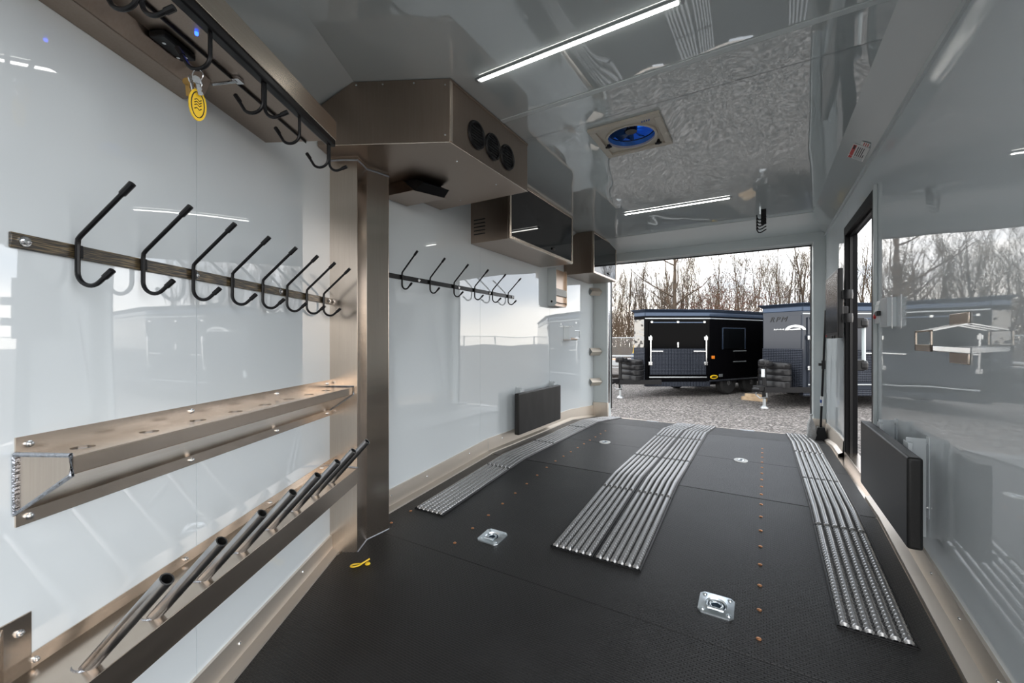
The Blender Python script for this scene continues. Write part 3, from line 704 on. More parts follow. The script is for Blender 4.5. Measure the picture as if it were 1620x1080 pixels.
bm_ = thing('broom', 'black-handled broom leaning in the rear corner beside the side door', 'broom', (.49,4.93,fz(4.93)+TH))
B().tube([(0,0,.10),(.014,-.25,1.22)],.010,8).build('handle', black, bm_)
B().lathe([(0,-.04),(.016,-.04),(.016,.04),(0,.04)],(.008,-.14,.72),'z',10).box(-.03,.0,-.15,-.13,.71,.735).build('collar', black, bm_)
B().tube([(.001,-.055,.33),(.003,-.078,.42)],.0125,8).build('paper_label', paper, bm_)
B().tube([(.0012,-.062,.36),(.0018,-.070,.39)],.0130,8).build('label_print', bluem, bm_)
B().hexa([(-.05,-.10,0),(.05,-.10,0),(.05,.10,0),(-.05,.10,0),(-.03,-.04,.12),(.03,-.04,.12),(.03,.04,.12),(-.03,.04,.12)]).build('brush_head', black, bm_, bevel=.006)
bag = B()
rings=[]
for i,(r,z) in enumerate(((.004,.002),(.055,.003),(.062,.04),(.055,.09),(.045,.14),(.022,.19),(.012,.205),(.022,.235),(.004,.24))):
    rings.append([(r*(1+.25*math.sin(3*a+i))*math.cos(a)*.6, r*(1+.25*math.cos(2*a+i*1.7))*math.sin(a), z) for a in [2*math.pi*j/14 for j in range(15)]])
bg_ = tag(bag.strip(rings).build('plastic_bag', bagm), 'crumpled clear plastic bag standing by the broom at the rear corner', 'bag')
bg_.location = (.41,4.86,fz(4.86)+TH)

# ceiling hook rack near the rear
ch = thing('ceiling_hook_rack', 'black ceiling rack of five nested hooks in front of the rear header', 'hook rack', (.02,4.28,ZC))
B().box(-.02,.02,.0,.006,-.13,0).box(-.02,.02,-.02,.03,-.006,0).build('plate', blackp, ch, bevel=.001)
for k in range(5):
    z = -.075-.028*k
    pts = [(.02,-.002,z+.012)]+[(.0,-.004,z)]+[(-.025-.02*math.sin(R(t)),-.006,z-.012-.010*math.cos(R(t))+.01) for t in (-60,0,45)]+[(-.05,-.006,z+.012),(-.052,-.006,z+.034)]
    B().tube(pts,.0055,6).build('hook', blackp, ch)

# warning sticker on the cove
cn = Vector((-math.sin(math.atan2(ZC-ZW,CV)),0,-math.cos(math.atan2(ZC-ZW,CV)))).normalized()
ex = Vector((0,-1,0)); ey = cn.cross(ex).normalized()
cpos = Vector((XR-.062,3.12,ZW+(.062)/CV*(ZC-ZW)))+cn*.0006
stk = thing('warning_sticker', 'white warning sticker with a red header on the sloping cove panel', 'sticker', cpos)
stk.rotation_euler = Matrix((ex,ey,cn)).transposed().to_euler()
W_,H_ = .20,.085
B().box(-W_/2,W_/2,-H_/2,H_/2,-.0006,.0004).build('label_sheet', paper, stk)
for (x0,x1,y0,y1,m) in ((-.06,.085,.022,.040,red),(-.098,-.066,.022,.040,red),(.03,.08,.026,.036,ink),(-.095,-.066,-.036,.016,whitetrim)):
    B().box(x0,x1,y0,y1,.0004,.0010 if m is not ink else .0014).build('print_block', m, stk)
for k,y in enumerate((.012,.002,-.008,-.018,-.028)): B().box(-.055 if k<4 else -.055,.075 if k<4 else -.01,y-.003,y+.001,.0004,.001).build('print_line', ink, stk)
B().box(.105,.155,-.035,.010,-.0006,.0004).build('label_sheet', paper, stk)
for y in (-.028,-.018,-.008): B().box(.110,.150,y,y+.004,.0004,.001).build('print_line', red, stk)

# ------------------------------------------------------------------ ceiling lights, roof vent
for y, x0, x1, lab in ((1.502,-1.075,-.228,'long lit LED ceiling strip beside the heater box'),(3.765,-1.07,-.205,'lit LED ceiling strip between the roof vent and rear opening')):
    t = thing('led_strip_light', lab, 'light', ((x0+x1)/2,y,ZC), 0, 'LED ceiling strips')
    L = (x1-x0)/2
    B().box(-L,L,-.011,.011,-.008,.0).build('channel', galv, t, bevel=.001)
    B().box(-L+.012,L-.012,-.008,.008,-.0125,-.008).build('diffuser', lead, t, bevel=.002)
    for s in (-1,1): B().box(s*L-.006,s*L+.006,-.012,.012,-.012,0).build('end_cap', galv, t, bevel=.002)
vx, vy = (FX0+FX1)/2, (FY0+FY1)/2
vt = thing('roof_vent', 'square cream roof vent with a round blue-lit fan opening', 'roof vent', (vx,vy,ZC))
HS = .19; n = 32
def sq_ring(hs, r, z0, z1):
    m = B(); out=[]; inn=[]
    for j in range(n):
        t=2*math.pi*j/n; c_,s_=math.cos(t),math.sin(t); k=hs/max(abs(c_),abs(s_))
        out.append((c_*k,s_*k)); inn.append((c_*r,s_*r))
    vs=[(x,y,z0) for x,y in out]+[(x,y,z0) for x,y in inn]+[(x,y,z1) for x,y in out]+[(x,y,z1) for x,y in inn]
    fs=[]
    for j in range(n):
        k=(j+1)%n; fs+=[(j,k,n+k,n+j),(2*n+j,3*n+j,3*n+k,2*n+k),(j,2*n+j,2*n+k,k),(n+j,n+k,3*n+k,3*n+j)]
    return m.add(vs,fs)
m = B()
for (x0,x1,y0,y1) in ((-HS,HS,-HS,-.155),(-HS,HS,.155,HS),(-HS,-.155,-.155,.155),(.155,HS,-.155,.155)): m.box(x0,x1,y0,y1,-.016,0)
m.build('outer_frame', cream, vt, bevel=.003)
sq_ring(.160,.128,-.004,.0).build('inner_plate', cream, vt)
B().lathe([(.128,-.012),(.140,-.012),(.142,-.004),(.128,-.004),(.128,-.012)],n=32).build('ring', cream, vt)
B().tube([(.128*math.cos(2*math.pi*i/32),.128*math.sin(2*math.pi*i/32),.03) for i in range(32)],.003,6,True).build('throat_ring', black, vt)
B().strip([[(.129*math.cos(2*math.pi*i/32),.129*math.sin(2*math.pi*i/32),z) for i in range(33)] for z in (-.004,.10)]).build('throat', blueblade, vt)
fan = B().lathe([(0,.02),(.032,.02),(.034,.045),(0,.05)],n=16).build('fan_hub', black, vt)
for k in range(10):
    a = 2*math.pi*k/10; ca,sa=math.cos(a),math.sin(a)
    rows_=[]
    for r in (.034,.08,.122):
        w_=.018+.14*(r-.03); rows_.append([(ca*r-sa*t*w_, sa*r+ca*t*w_, .034+.014*t) for t in (-.8,0,.8)])
    B().strip(rows_).build('fan_blade', bladem, vt)
dome=[[(r*c_,r*s_,z) for (c_,s_) in [(math.copysign(min(1,abs(math.cos(q))*1.3),math.cos(q)),math.copysign(min(1,abs(math.sin(q))*1.3),math.sin(q))) for q in [2*math.pi*j/24 for j in range(25)]]] for r,z in ((.20,.075),(.195,.11),(.15,.135),(.02,.145))]
B().strip(dome).build('dome', bluedome, vt)
for (x,y) in ((-.135,.02),(.125,.115)):
    B().lathe([(0,-.030),(.010,-.030),(.012,-.018),(.006,-.004),(0,-.004)],(x,y,0),'z',10).box(x-.018,x+.018,y-.005,y+.005,-.030,-.022).build('knob', black, vt)
for k in range(4): B().prism([(.085+k*.012,-.118),(.091+k*.012,-.118),(.097+k*.012,-.140),(.091+k*.012,-.140)],'z',-.0052,-.004).build('blue_mark', bluem, vt)
B().lathe([(0,-.006),(.004,-.006),(.004,-.004),(0,-.004)],(.05,-.125,0),'z',8).build('pin', black, vt)

# ------------------------------------------------------------------ floor tie-downs
def tie(x, y, label, size=.118):
    sl = math.atan(.0926) if y < Y1 else 0
    t = thing('tie_down', label, 'tie-down', (x,y,fz(y)+TH), 0, 'square tie-down plates', rx=sl)
    h = size/2; k=.018
    pl=[(-h+k,-h),(h-k,-h),(h,-h+k),(h,h-k),(h-k,h),(-h+k,h),(-h,h-k),(-h,-h+k)]
    nn=24; out=[]
    for j in range(nn):
        a=2*math.pi*(j+.5)/nn; c_,s_=math.cos(a),math.sin(a); q=h/max(abs(c_),abs(s_)); q=min(q,h*1.26); out.append((c_*q,s_*q))
    r0=.034
    m=B(); prof_=[(1,0),(1,.004)]
    vs=[(x_,y_,0) for x_,y_ in out]+[(x_*.985,y_*.985,.005) for x_,y_ in out]
    for rr,zz in ((r0+.006,.007),(r0+.002,.008),(r0-.002,.002),(r0-.006,.0005)): vs+=[(rr*math.cos(2*math.pi*(j+.5)/nn),rr*math.sin(2*math.pi*(j+.5)/nn),zz) for j in range(nn)]
    fs=[(i*nn+j,i*nn+(j+1)%nn,(i+1)*nn+(j+1)%nn,(i+1)*nn+j) for i in range(5) for j in range(nn)]
    m.add(vs,fs).build('plate', zinc, t)
    B().lathe([(0,.0004),(r0,.0004),(r0,.001),(0,.001)],n=20).build('cup', cup_shade, t)
    B().tube([(.0205*math.cos(2*math.pi*i/20),.0205*math.sin(2*math.pi*i/20)-.004,.0045) for i in range(20)],.0042,8,True).build('ring', zinc, t)
    B().tube([(-.026,-.029,.008),(.026,-.029,.008)],.006,8).build('ring_clip', zinc, t)
    for sx in (-1,1):
        for sy in (-1,1): B().lathe([(0,.004),(.0095,.004),(.0095,.0055),(.005,.010),(0,.0105)],(sx*.042,sy*.042,0),'z',10).build('bolt', zinc, t)
    return t
tie(-1.135,1.709,'zinc tie-down plate with recessed ring on the mat nearer the corner column')
tie(-.140,1.687,'zinc tie-down plate with recessed ring between centre and side-door glide lanes')
def oval(x, y, label):
    t = thing('floor_ring', label, 'tie-down', (x,y,fz(y)+TH), 0, 'oval floor rings')
    def el(a,b,z): return [(a*math.cos(2*math.pi*j/20),b*math.sin(2*math.pi*j/20),z) for j in range(21)]
    B().strip([el(.046,.058,0),el(.046,.058,.004),el(.040,.050,.006),el(.026,.032,.005),el(.024,.030,.001)]).build('rim', paper, t)
    B().strip([el(.026,.032,.0012),el(.001,.001,.0012)]).build('cup', tubem, t); B().tube([(.018*math.cos(2*math.pi*i/16),.022*math.sin(2*math.pi*i/16),.004) for i in range(16)],.004,6,True).build('ring', zinc, t)
oval(-1.158,3.50,'white oval floor ring between the side-wall and centre glide lanes')
oval(-.127,3.476,'white oval floor ring beside the centre lane facing the side door')

yt = thing('yellow_clip', 'small yellow plastic pull clip lying on the mat by the column foot', 'clip', (-1.543,1.259,fz(1.259)+TH), R(55), rx=0)
B().tube([(-.024+.022*math.cos(t),.011*math.sin(t)*(1-.2*math.cos(t)),.004) for t in [i*math.pi/10 for i in range(20)]],.0035,8,True).build('loop', yellow, yt)
B().tube([(-.004,.0,.004),(.018,.006,.010),(.036,.008,.016)],[.004,.0035,.004],8).build('tongue', yellow, yt)
B().lathe([(0,-.0),(.010,0),(.012,.004),(.008,.009),(0,.010)],(.026,-.008,0),'z',12).build('bulb', yellow, yt)

# ------------------------------------------------------------------ track glides
PW = .206; rowsY = [(1.76,2.475),(2.483,3.197),(3.205,3.942),(3.950,4.678),(4.686,5.185)]
PITCH = .0322; nrib = 6; RW = .0126
lanes = [(-1.705,'single lane below the cabinets'),(-.845,'centre lane, half towards cabinets'),(-.636,'centre lane, half towards side door'),(.218,'lane beside the side-door wall')]
ordn = ['fifth','fourth','third','second','first']
def spread(y0, y1, step):
    k = max(2,int((y1-y0)/step)); return [y0+(y1-y0)*i/k for i in range(k+1)]
for ri,(y0,y1) in enumerate(rowsY):
    yb = sorted([y0,y1]+[y for y in (Y1,Y2) if y0<y<y1])
    def zz(y): return fz(y)+TH
    bs = B()
    bs.strip([[(x,y,zz(y)+z) for x,z in ((0,0),(0,.005),(.003,.009),(.007,.009),(.009,.004),(PW-.009,.004),(PW-.007,.009),(PW-.003,.009),(PW,.005),(PW,0))] for y in yb])
    for y in (y0,y1): bs.add([(0,y,zz(y)),(PW,y,zz(y)),(PW,y,zz(y)+.004),(0,y,zz(y)+.004)],[(0,1,2,3)])
    base_me = bs.mesh('base', glidet)
    rbm = B(); rows_=[]
    yy = spread(y0+.004,y1-.004,.0065)
    for i,y in enumerate(yy):
        q_ = i%3; k = RW*(1.08 if q_ else .60); e_ = .35 if i in (0,len(yy)-1) else 1
        rows_.append([(-k,y,zz(y)+.004),(-k*.96,y,zz(y)+.004+.0065*e_),(-min(k,RW)*.62,y,zz(y)+.004+.0112*e_),(0,y,zz(y)+.004+.0125*e_),(min(k,RW)*.62,y,zz(y)+.004+.0112*e_),(k*.96,y,zz(y)+.004+.0065*e_),(k,y,zz(y)+.004)])
    rbm.strip(rows_)
    rib_me = rbm.mesh('rib', glide)
    th = B()
    for gi in range(nrib+1):
        xg = PW/2+(gi-nrib/2)*PITCH
        for i,y in enumerate(spread(y0+.012,y1-.012,.012)):
            big = gi in (0,nrib); hx = .0045 if big else .0022; hgt=.012 if i%2 else .009
            th.add([(xg-hx,y-.003,zz(y)+.003),(xg+hx,y-.003,zz(y)+.003),(xg+hx,y+.003,zz(y)+.003),(xg-hx,y+.003,zz(y)+.003),(xg,y,zz(y)+hgt)],[(0,1,4),(1,2,4),(2,3,4),(3,0,4)])
    th_me = th.mesh('teeth', glidet, smooth=False)
    sw = B().lathe([(0,0),(.0065,0),(.0065,.0015),(.0035,.002),(.0035,.005),(0,.0055)],n=10).mesh('screw', redscrew)
    for xl,lname in lanes:
        t = thing('track_glide', 'ribbed black glide, %s from rear opening, %s' % (ordn[ri],lname), 'track glide', (xl,0,0), 0, 'ribbed track glides on the floor')
        put('base', base_me, t)
        for k in range(nrib): put('rib', rib_me, t, (PW/2+(k-(nrib-1)/2)*PITCH,0,0))
        o = put('teeth', th_me, t); o['kind']='stuff'
        if ri < 3:
            for x in (.017,PW-.017):
                for y in (y0+.05,y1-.05): put('screw', sw, t, (x,y,zz(y)+.004))

# ------------------------------------------------------------------ outside: enclosed trailers
def trailer(o3, ang, label, style, flat=.88):
    t = thing('cargo_trailer', label, 'trailer', (o3[0],o3[1],GZ), ang)
    Ln=1.76; cx,sy=Ln*math.cos(A),Ln*math.sin(A); Wd=flat+2*sy; LB=6.6
    plan=[(0,0),(-cx,sy),(-cx,Wd-sy),(0,Wd),(LB,Wd),(LB,0)]
    zb,zm,zt=.42,1.33,2.20
    side = tr_black if style==1 else tr_grey
    B().prism(plan,'z',zb,zt).build('body', side, t, bevel=.02)
    def wallbox(a,b,u0,u1,z0,z1,o0,o1,name,m,par=t,bev=.004):   # box on the wall from plan point a to b
        a,b=Vector(a),Vector(b); d=(b-a).normalized(); n=Vector((-d.y,d.x)); 
        c=Vector((LB/2,Wd/2)); 
        if (a+n*.1-c).length < (a-n*.1-c).length: n=-n
        q=[a+d*u0+n*o0,a+d*u1+n*o0,a+d*u1+n*o1,a+d*u0+n*o1]
        return B().hexa([(p.x,p.y,z0) for p in q]+[(p.x,p.y,z1) for p in q]).build(name,m,par,bevel=bev)
    # roof
    def off(pl,k): 
        c=Vector((2.4,Wd/2)); return [tuple(Vector(p)+Vector((math.copysign(k,p[0]-1.2) if abs(p[0])>.01 else -k*.5, math.copysign(k,p[1]-c.y)))) for p in pl]
    r=B(); l0=off(plan,.006); l1=off(plan,.004); l2=off(plan,-.09); k=6
    r.add([(x,y,zt-.02) for x,y in l0]+[(x,y,zt+.10) for x,y in l1]+[(x,y,zt+.17) for x,y in l2],
          [(5,4,3,2,1,0),(12,13,14,15,16,17)]+[(q*6+i,q*6+(i+1)%6,q*6+6+(i+1)%6,q*6+6+i) for q in (0,1) for i in range(6)])
    r.build('roof', tr_roof, t, bevel=.02, seg=3)
    D,S,F=((0,0),(-cx,sy)),((0,0),(LB,0)),((-cx,sy),(-cx,Wd-sy))
    wallbox(*D,-.02,Ln,zt-.09,zt-.06,.0,.02,'gutter_strip',galv); wallbox(*S,0,LB,zt-.09,zt-.06,.0,.02,'gutter_strip',galv)
    # nose face
    wallbox(*F,.02,Wd-2*sy-.02,zm,zt-.10,.0,.02,'nose_panel',tr_chrome if style==1 else tr_grey)
    wallbox(*F,.0,Wd-2*sy,zb,zm,.0,.022,'nose_guard',tr_plate)
    # ramp door on the angled face
    dr=wallbox(*D,.09,Ln-.10,zb-.02,zt-.16,.0,.03,'ramp_door',tr_black if style==1 else tr_grey)
    wallbox(*D,.11,Ln-.12,.60,zm-.02,.03,.038,'ramp_lower_panel',tr_plate,dr); wallbox(*D,.09,Ln-.10,.52,.55,.03,.045,'ramp_hinge_strip',galv,dr)
    wallbox(*D,.13,Ln-.14,2.0,2.03,.03,.04,'ramp_top_strip',tr_roof,dr)
    for u in (.12,Ln-.13):
        lk=wallbox(*D,u-.018,u+.018,.86,1.66,.045,.085,'lock_bar',steel,dr)
        for z in (.90,1.58): wallbox(*D,u-.05,u+.05,z-.04,z+.05,.03,.06,'lock_bracket',steel,lk)
        sgn = 1 if u<1 else -1
        a_,b_=sorted((u,u+sgn*.34)); wallbox(*D,a_,b_,1.22,1.25,.05,.07,'lock_handle',steel,lk)
    for u in (.16,Ln/2,Ln-.17): wallbox(*D,u-.03,u+.03,2.0,2.05,.03,.055,'corner_light',steel,dr)
    wallbox(*D,Ln/2-.02,Ln/2+.02,1.34,1.48,.03,.06,'latch',steel,dr)
    # side
    if style==1:
        dd=wallbox(*S,.55,1.55,1.30,1.86,.0,.016,'side_window',glass_black)
        for (u0,u1,z0,z1) in ((.53,1.57,1.86,1.885),(.53,.56,1.28,1.885),(1.54,1.57,1.28,1.885)): wallbox(*S,u0,u1,z0,z1,.0,.024,'window_trim',tr_roof,dd)
        hx=wallbox(*S,1.05,1.58,.93,1.22,.0,.014,'hatch',tr_black); wallbox(*S,1.03,1.60,1.215,1.24,.0,.025,'hatch_trim',galv,hx); wallbox(*S,1.03,1.60,.915,.94,.0,.025,'hatch_trim',galv,hx)
        wallbox(*S,.08,.20,1.03,1.11,.0,.02,'marker_light',orange)
        a_=B(); el=[(.18+.16*math.cos(2*math.pi*i/20),.53+.055*math.sin(2*math.pi*i/20)) for i in range(20)]
        a_.prism(el,'y',-.012,.0).build('oval_badge',yellow,t); 
        b_=B(); el=[(.18+.115*math.cos(2*math.pi*i/20),.53+.026*math.sin(2*math.pi*i/20)) for i in range(20)]; b_.prism(el,'y',-.016,-.012).build('badge_lettering',brass,t)
        wallbox(*S,.40,.55,.52,.60,.0,.012,'data_plate',galv); wallbox(*S,3.6,3.68,.92,1.0,.0,.03,'grab_loop',steel)
    else:
        for z in (1.9,): wallbox(*D,.0,.05,z,z+.06,.03,.06,'corner_light',steel,dr)
        tx=bpy.data.curves.new('lettering','FONT'); tx.body='RPM'; tx.size=.17; tx.extrude=.004; tx.shear=.35; tx.space_character=1.35
        to=bpy.data.objects.new('lettering',tx); COL.objects.link(to)
        me=bpy.data.meshes.new_from_object(to); bpy.data.objects.remove(to); me.materials.clear(); me.materials.append(ink)
        lo=put('lettering',me,t,(-cx-.026,Wd-sy-.17,1.96),(R(90),0,R(-90)))
        em=B(); P_=[]
        for i in range(9):
            q=math.pi*i/8; P_.append((.22*math.cos(q),.12*math.sin(q)))
        P2=[(.15*math.cos(math.pi*i/8)+.01,.07*math.sin(math.pi*i/8)) for i in range(8,-1,-1)]
        em.prism([(-x+.95,z+1.76) for x,z in P_+P2],'x',-.006,.006).prism([(.95-.10,1.80),(.95+.13,1.78),(.95+.12,1.76),(.95-.12,1.765)],'x',-.006,.006)
        em.prism([(.95-.13,1.82),(.95+.05,1.845),(.95+.05,1.83),(.95-.13,1.80)],'x',-.006,.006)
        eo=em.build('emblem',paper,t); eo.location=(-cx-.026,0,0)
        em=B()
        for i in range(7): em.prism([(1.19+i*.035,1.765+.004*i%.02),(1.21+i*.035,1.765),(1.205+i*.035,1.80-.012*(i%2)),(1.188+i*.035,1.795)],'x',-.006,.006)
        eo=em.build('emblem_lettering',paper,t); eo.location=(-cx-.026,0,0)
    wallbox(*S,0,LB,zb-.02,zb+.03,.0,.02,'bottom_rail',tr_plate); wallbox(*D,0,Ln,zb-.14,zb+.0,-.10,.03,'door_skirt',tr_plate)
    B().box(0,LB,.25,Wd-.25,.28,zb).build('chassis', blackp, t)
    # wheels
    wm=B().lathe([(.10,-.12),(.20,-.12),(.30,-.11),(.34,-.06),(.34,.06),(.30,.11),(.20,.12),(.10,.12),(.10,-.12)],axis='y',n=24).mesh('wheel',tyre)
    rm=B().lathe([(0,-.10),(.06,-.11),(.19,-.08),(.20,-.115),(.205,-.06),(0,-.05)],axis='y',n=18).mesh('rim',steel if style==1 else blackp)
    for x in (.92,1.95):
        for y in (.16,Wd-.16):
            wo=put('wheel',wm,t,(x,y,.34)); 
            ro=put('rim',rm,wo)
    # tongue, coupler, jack, tank cover
    hx=-cx-.80; yc=Wd/2
    tg=B()
    for s in (-1,1): tg.hexa([(-cx+.2,yc+s*.55-.04,.36),(hx,yc+s*.03-.04,.36),(hx,yc+s*.03+.04,.36),(-cx+.2,yc+s*.55+.04,.36),(-cx+.2,yc+s*.55-.04,.48),(hx,yc+s*.03-.04,.48),(hx,yc+s*.03+.04,.48),(-cx+.2,yc+s*.55+.04,.48)])
    tg.build('tongue', blackp, t)
    cpn=B().box(hx-.24,hx+.05,yc-.06,yc+.06,.40,.52).lathe([(0,-.05),(.07,-.05),(.08,.02),(.05,.06),(0,.06)],(hx-.22,yc,.43),'z',12).build('coupler', blackp, t, bevel=.01)
    B().tube([(hx-.05,yc+.06,.46),(hx-.02,yc+.12,.30),(hx+.02,yc+.05,.22),(hx+.06,yc-.08,.26),(hx+.05,yc-.07,.45)],.016,6).build('safety_chain', galv, t)
    jk=B().cyl((hx+.10,yc,.22),(hx+.10,yc,.98),.045,10).build('jack_post', blackp, t)
    B().cyl((hx+.10,yc,.05),(hx+.10,yc,.24),.032,8).build('jack_leg', galv, jk); B().lathe([(0,0),(.09,0),(.08,.02),(.03,.06),(0,.06)],(hx+.10,yc,0),'z',10).build('jack_foot', galv, jk)
    B().box(hx+.0,hx+.28,yc-.09,yc+.09,.94,1.06).lathe([(0,.98),(.11,.98),(.11,1.08),(.05,1.10),(0,1.10)],(hx+.08,yc,0),'z',12).build('jack_head', black, jk, bevel=.02)
    if style==2: B().box(hx+.048,hx+.06,yc-.035,yc+.035,.70,.88).build('jack_label', whitetrim, jk)
    tk=B(); rows_=[]
    for r_,z in ((.05,1.02),(.9,1.02),(1.0,.98),(1.0,.90),(.96,.88),(1.02,.86),(1.02,.76),(.97,.74),(1.03,.72),(1.03,.62),(.97,.60),(1.02,.58),(1.0,.46)):
        rows_.append([(-cx-.30+.19*r_*math.copysign(abs(math.cos(a))**.6,math.cos(a)),yc+.33*r_*math.copysign(abs(math.sin(a))**.6,math.sin(a)),z) for a in [2*math.pi*j/24 for j in range(25)]])
    tk.strip(rows_).build('tank_cover', black, t)
    return t
trailer((-1.2,12.45), R(59.3), 'black enclosed trailer with polished nose panel parked across the gravel', 1, .40)
TR2=R(59.3)
q2=Vector((.80,11.35)); cx,sy=1.76*math.cos(A),1.76*math.sin(A)
o2=q2+Vector((math.cos(TR2),math.sin(TR2)))*cx-Vector((-math.sin(TR2),math.cos(TR2)))*sy
trailer(o2, TR2, 'charcoal enclosed trailer with white emblem beside the side door', 2)

blk = tag(B().box(-.28,.28,-.07,.07,0,.09).box(-.2,.24,-.06,.06,.09,.17).build('lumber_block', wood, bevel=.008), 'stacked pale lumber blocks on the gravel beside the charcoal trailer tongue', 'lumber')
blk.location=(-.15,12.2,GZ); blk.rotation_euler=(0,0,R(-20))

fb = thing('flatbed_trailer', 'orange-decked flatbed trailer parked beyond the black trailer', 'trailer', (-6.9,17.5,GZ), R(10))
B().box(-3,3,-1.1,1.1,.62,.72).build('deck', deckm, fb, bevel=.01)
B().box(-3.1,3.1,-1.16,-1.06,.52,.74).box(-3.1,3.1,1.06,1.16,.52,.74).build('side_rail', galv, fb, bevel=.01)
B().box(-3.1,3.1,-1.18,-1.08,.88,.95).build('top_rail', galv, fb, bevel=.01)
for x in (-2.9,-1.5,0,1.5,2.9): B().box(x-.03,x+.03,-1.16,-1.1,.72,.9).build('stake', galv, fb)
for x in (-2.4,2.55,1.9): B().box(x-.09,x+.09,-1.19,-1.155,.56,.66).build('marker_light', red, fb)
for x in (-.5,.45):
    for y in (-.95,.95): B().lathe([(.1,-.11),(.3,-.11),(.34,-.05),(.34,.05),(.3,.11),(.1,.11),(.1,-.11)],(x,y,.34),'y',18).build('wheel', tyre, fb)
B().box(2.2,3.6,-.5,.3,.35,1.0).build('tool_box', tr_roof, fb, bevel=.05)

fn = thing('chain_link_fence', 'galvanised chain-link fence in front of the bare woods', 'fence', (-9,22,GZ))
for i in range(14): B().cyl((-9+i*2.6,0,0),(-9+i*2.6,0,1.75),.04,8).build('post', galv, fn)
for z in (.1,1.7): B().cyl((-9,0,z),(24.8,0,z),.022,6).build('rail', galv, fn)
ms=B()
for i in range(-14,340):
    x0=-9+i*.1; 
    for s in (1,-1):
        a=(x0,.0,.1); b=(x0+s*1.6,.0,1.7)
        ms.add([(a[0]-.004,0,a[2]),(a[0]+.004,0,a[2]),(b[0]+.004,0,b[2]),(b[0]-.004,0,b[2])],[(0,1,2,3)])
o=ms.build('mesh_wire', galv, fn, fix=False); o['kind']='stuff'
yp = tag(B().tube([(-.25,0,0),(0,0,1.5),(.22,0,0)],.05,8).build('yellow_barrier', yellow), 'yellow bent-tube barrier standing by the chain-link fence', 'barrier'); yp.location=(-5.45,21.2,GZ)

# ------------------------------------------------------------------ bare woods
def tree_meshes(seed, H, rad, n1, spread_, bm_):
    rnd=random.Random(seed); tk,brn=MB(),MB()
    def limb(p,d,L,r,lev,mb):
        segs=5 if lev==0 else 3; pts=[p.copy()]; rs=[r]; q=p.copy(); dd=d.copy()
        for i in range(segs):
            j=.07 if lev==0 else .22
            dd=(dd+Vector((rnd.uniform(-j,j),rnd.uniform(-j,j),rnd.uniform(-j*.3,j)+.05*lev))).normalized()
            q=q+dd*(L/segs); pts.append(q.copy()); rs.append(max(r*(1-.82*(i+1)/segs),.004))
        mb.tube(pts,rs,6 if lev==0 else 4 if lev==1 else 3)
        if lev>=3: return
        cnt=(n1,5,4)[lev]
        for c in range(cnt):
            f=rnd.uniform(.28 if lev==0 else .2,.98); k=min(int(f*segs),segs-1); u=f*segs-k
            bp=pts[k].lerp(pts[k+1],u); br=rs[k]*(1-u)+rs[k+1]*u
            az=rnd.uniform(0,2*math.pi); tl=rnd.uniform(.35,.8)*spread_
            side=Vector((math.cos(az),math.sin(az),0)); nd=(dd*(1-tl)+side*tl+Vector((0,0,.25))).normalized()
            limb(bp,nd,L*rnd.uniform(.22,.42)*(1.1-f*.5) if lev==0 else L*rnd.uniform(.4,.65),max(br*.55,.006),lev+1,brn)
    limb(Vector((0,0,-.1)),Vector((rnd.uniform(-.06,.06),0,1)).normalized(),H,rad,0,tk)
    return tk.mesh('trunk',bm_,smooth=False,fix=False), brn.mesh('branches',bm_,smooth=False,fix=False)
temps=[tree_meshes(i,8.0,.050+.016*(i%3),(11,14,9,13,16,10,12,15,9,12)[i],(.8,1,.6,.9,1.1,.7,.9,.75,.55,1)[i],bark if i%3 else barkg) for i in range(10)]
rnd=random.Random(3)
def tree(x,y,sc_,k,rz,label,group):
    t=thing('bare_tree',label,'tree',(x,y,GZ),rz,group); t.scale=(sc_,sc_,sc_*rnd.uniform(.95,1.15))
    put('trunk',temps[k][0],t); put('branches',temps[k][1],t)
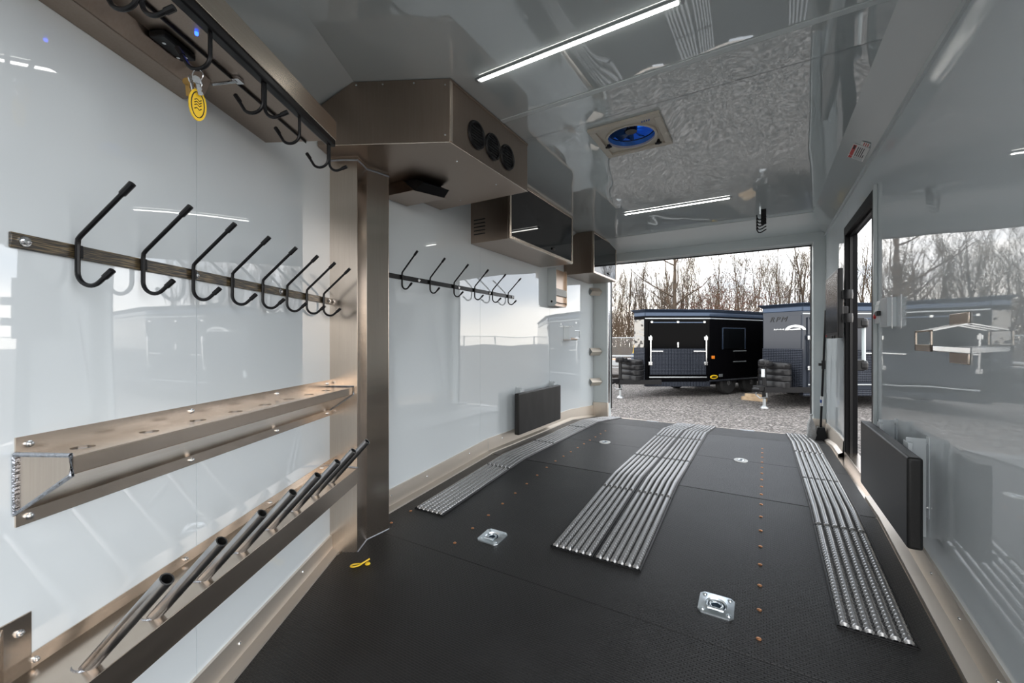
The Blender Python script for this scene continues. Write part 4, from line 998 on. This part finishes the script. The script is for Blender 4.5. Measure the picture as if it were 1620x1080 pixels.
for i in range(230):
    x=-26+32.5*((i*.6180339)%1.0); y=27+13*((i*.754877)%1.0); k=rnd.randrange(10)
    lab,grp=(('slender leafless tree with dark brown bark in the woods behind the fence','dark-barked leafless trees') if k%3 else ('slender leafless tree with pale tan bark in the woods behind the fence','pale-barked leafless trees'))
    tree(x,y,rnd.uniform(.62,1.0),k,rnd.uniform(0,6.28),lab,grp)
big=tree_meshes(77,9.2,.17,13,1.15,bark)
t=thing('bare_tree','tallest leafless tree with thick forked trunk rising behind the black trailer','tree',(-4.32,25.6,GZ),.6); put('trunk',big[0],t); put('branches',big[1],t)
br1=MB(); rr=random.Random(11)
for i in range(6500):
    x=rr.uniform(-27,7); y=rr.uniform(25,38); h=rr.uniform(.8,3.4)*(1.25 if x<-5 else .8); a=rr.uniform(-.3,.3); r=rr.uniform(.006,.016)
    p=Vector((x,y,GZ)); q=p+Vector((a*h*.5,rr.uniform(-.1,.1),h*.6)); e_=q+Vector((rr.uniform(-.5,.5)*h*.4,0,h*.4))
    for u,v in ((p,q),(q,e_),(q,q+Vector((rr.uniform(-.5,.5)*h*.5,0,h*.3)))):
        br1.add([(u.x-r,u.y,u.z),(u.x+r,u.y,u.z),(u.x,u.y+r,u.z),(v.x-r*.5,v.y,v.z),(v.x+r*.5,v.y,v.z),(v.x,v.y+r*.5,v.z)],[(0,1,4,3),(1,2,5,4),(2,0,3,5)])
tag(br1.build('underbrush',twig,smooth=False,fix=False),'tangled brown underbrush between the bare tree trunks','brush',kind='stuff')
rl=MB()
for i in range(2600):
    c=(-2.0+rr.gauss(0,1.6),27.5+rr.gauss(0,.8),GZ+2.6+abs(rr.gauss(0,1.1))); a=rr.uniform(0,6.28); s=rr.uniform(.03,.06)
    rl.add([(c[0]-s*math.cos(a),c[1]-s*math.sin(a),c[2]),(c[0]+s*math.cos(a),c[1]+s*math.sin(a),c[2]),(c[0]+s*.3,c[1],c[2]+s*1.3)],[(0,1,2)])
tag(rl.build('russet_foliage',rust,smooth=False,fix=False),'sparse russet leaves clinging among the bare trees','foliage',kind='stuff')
print('tris', sum(len(m.polygons) for m in bpy.data.meshes))
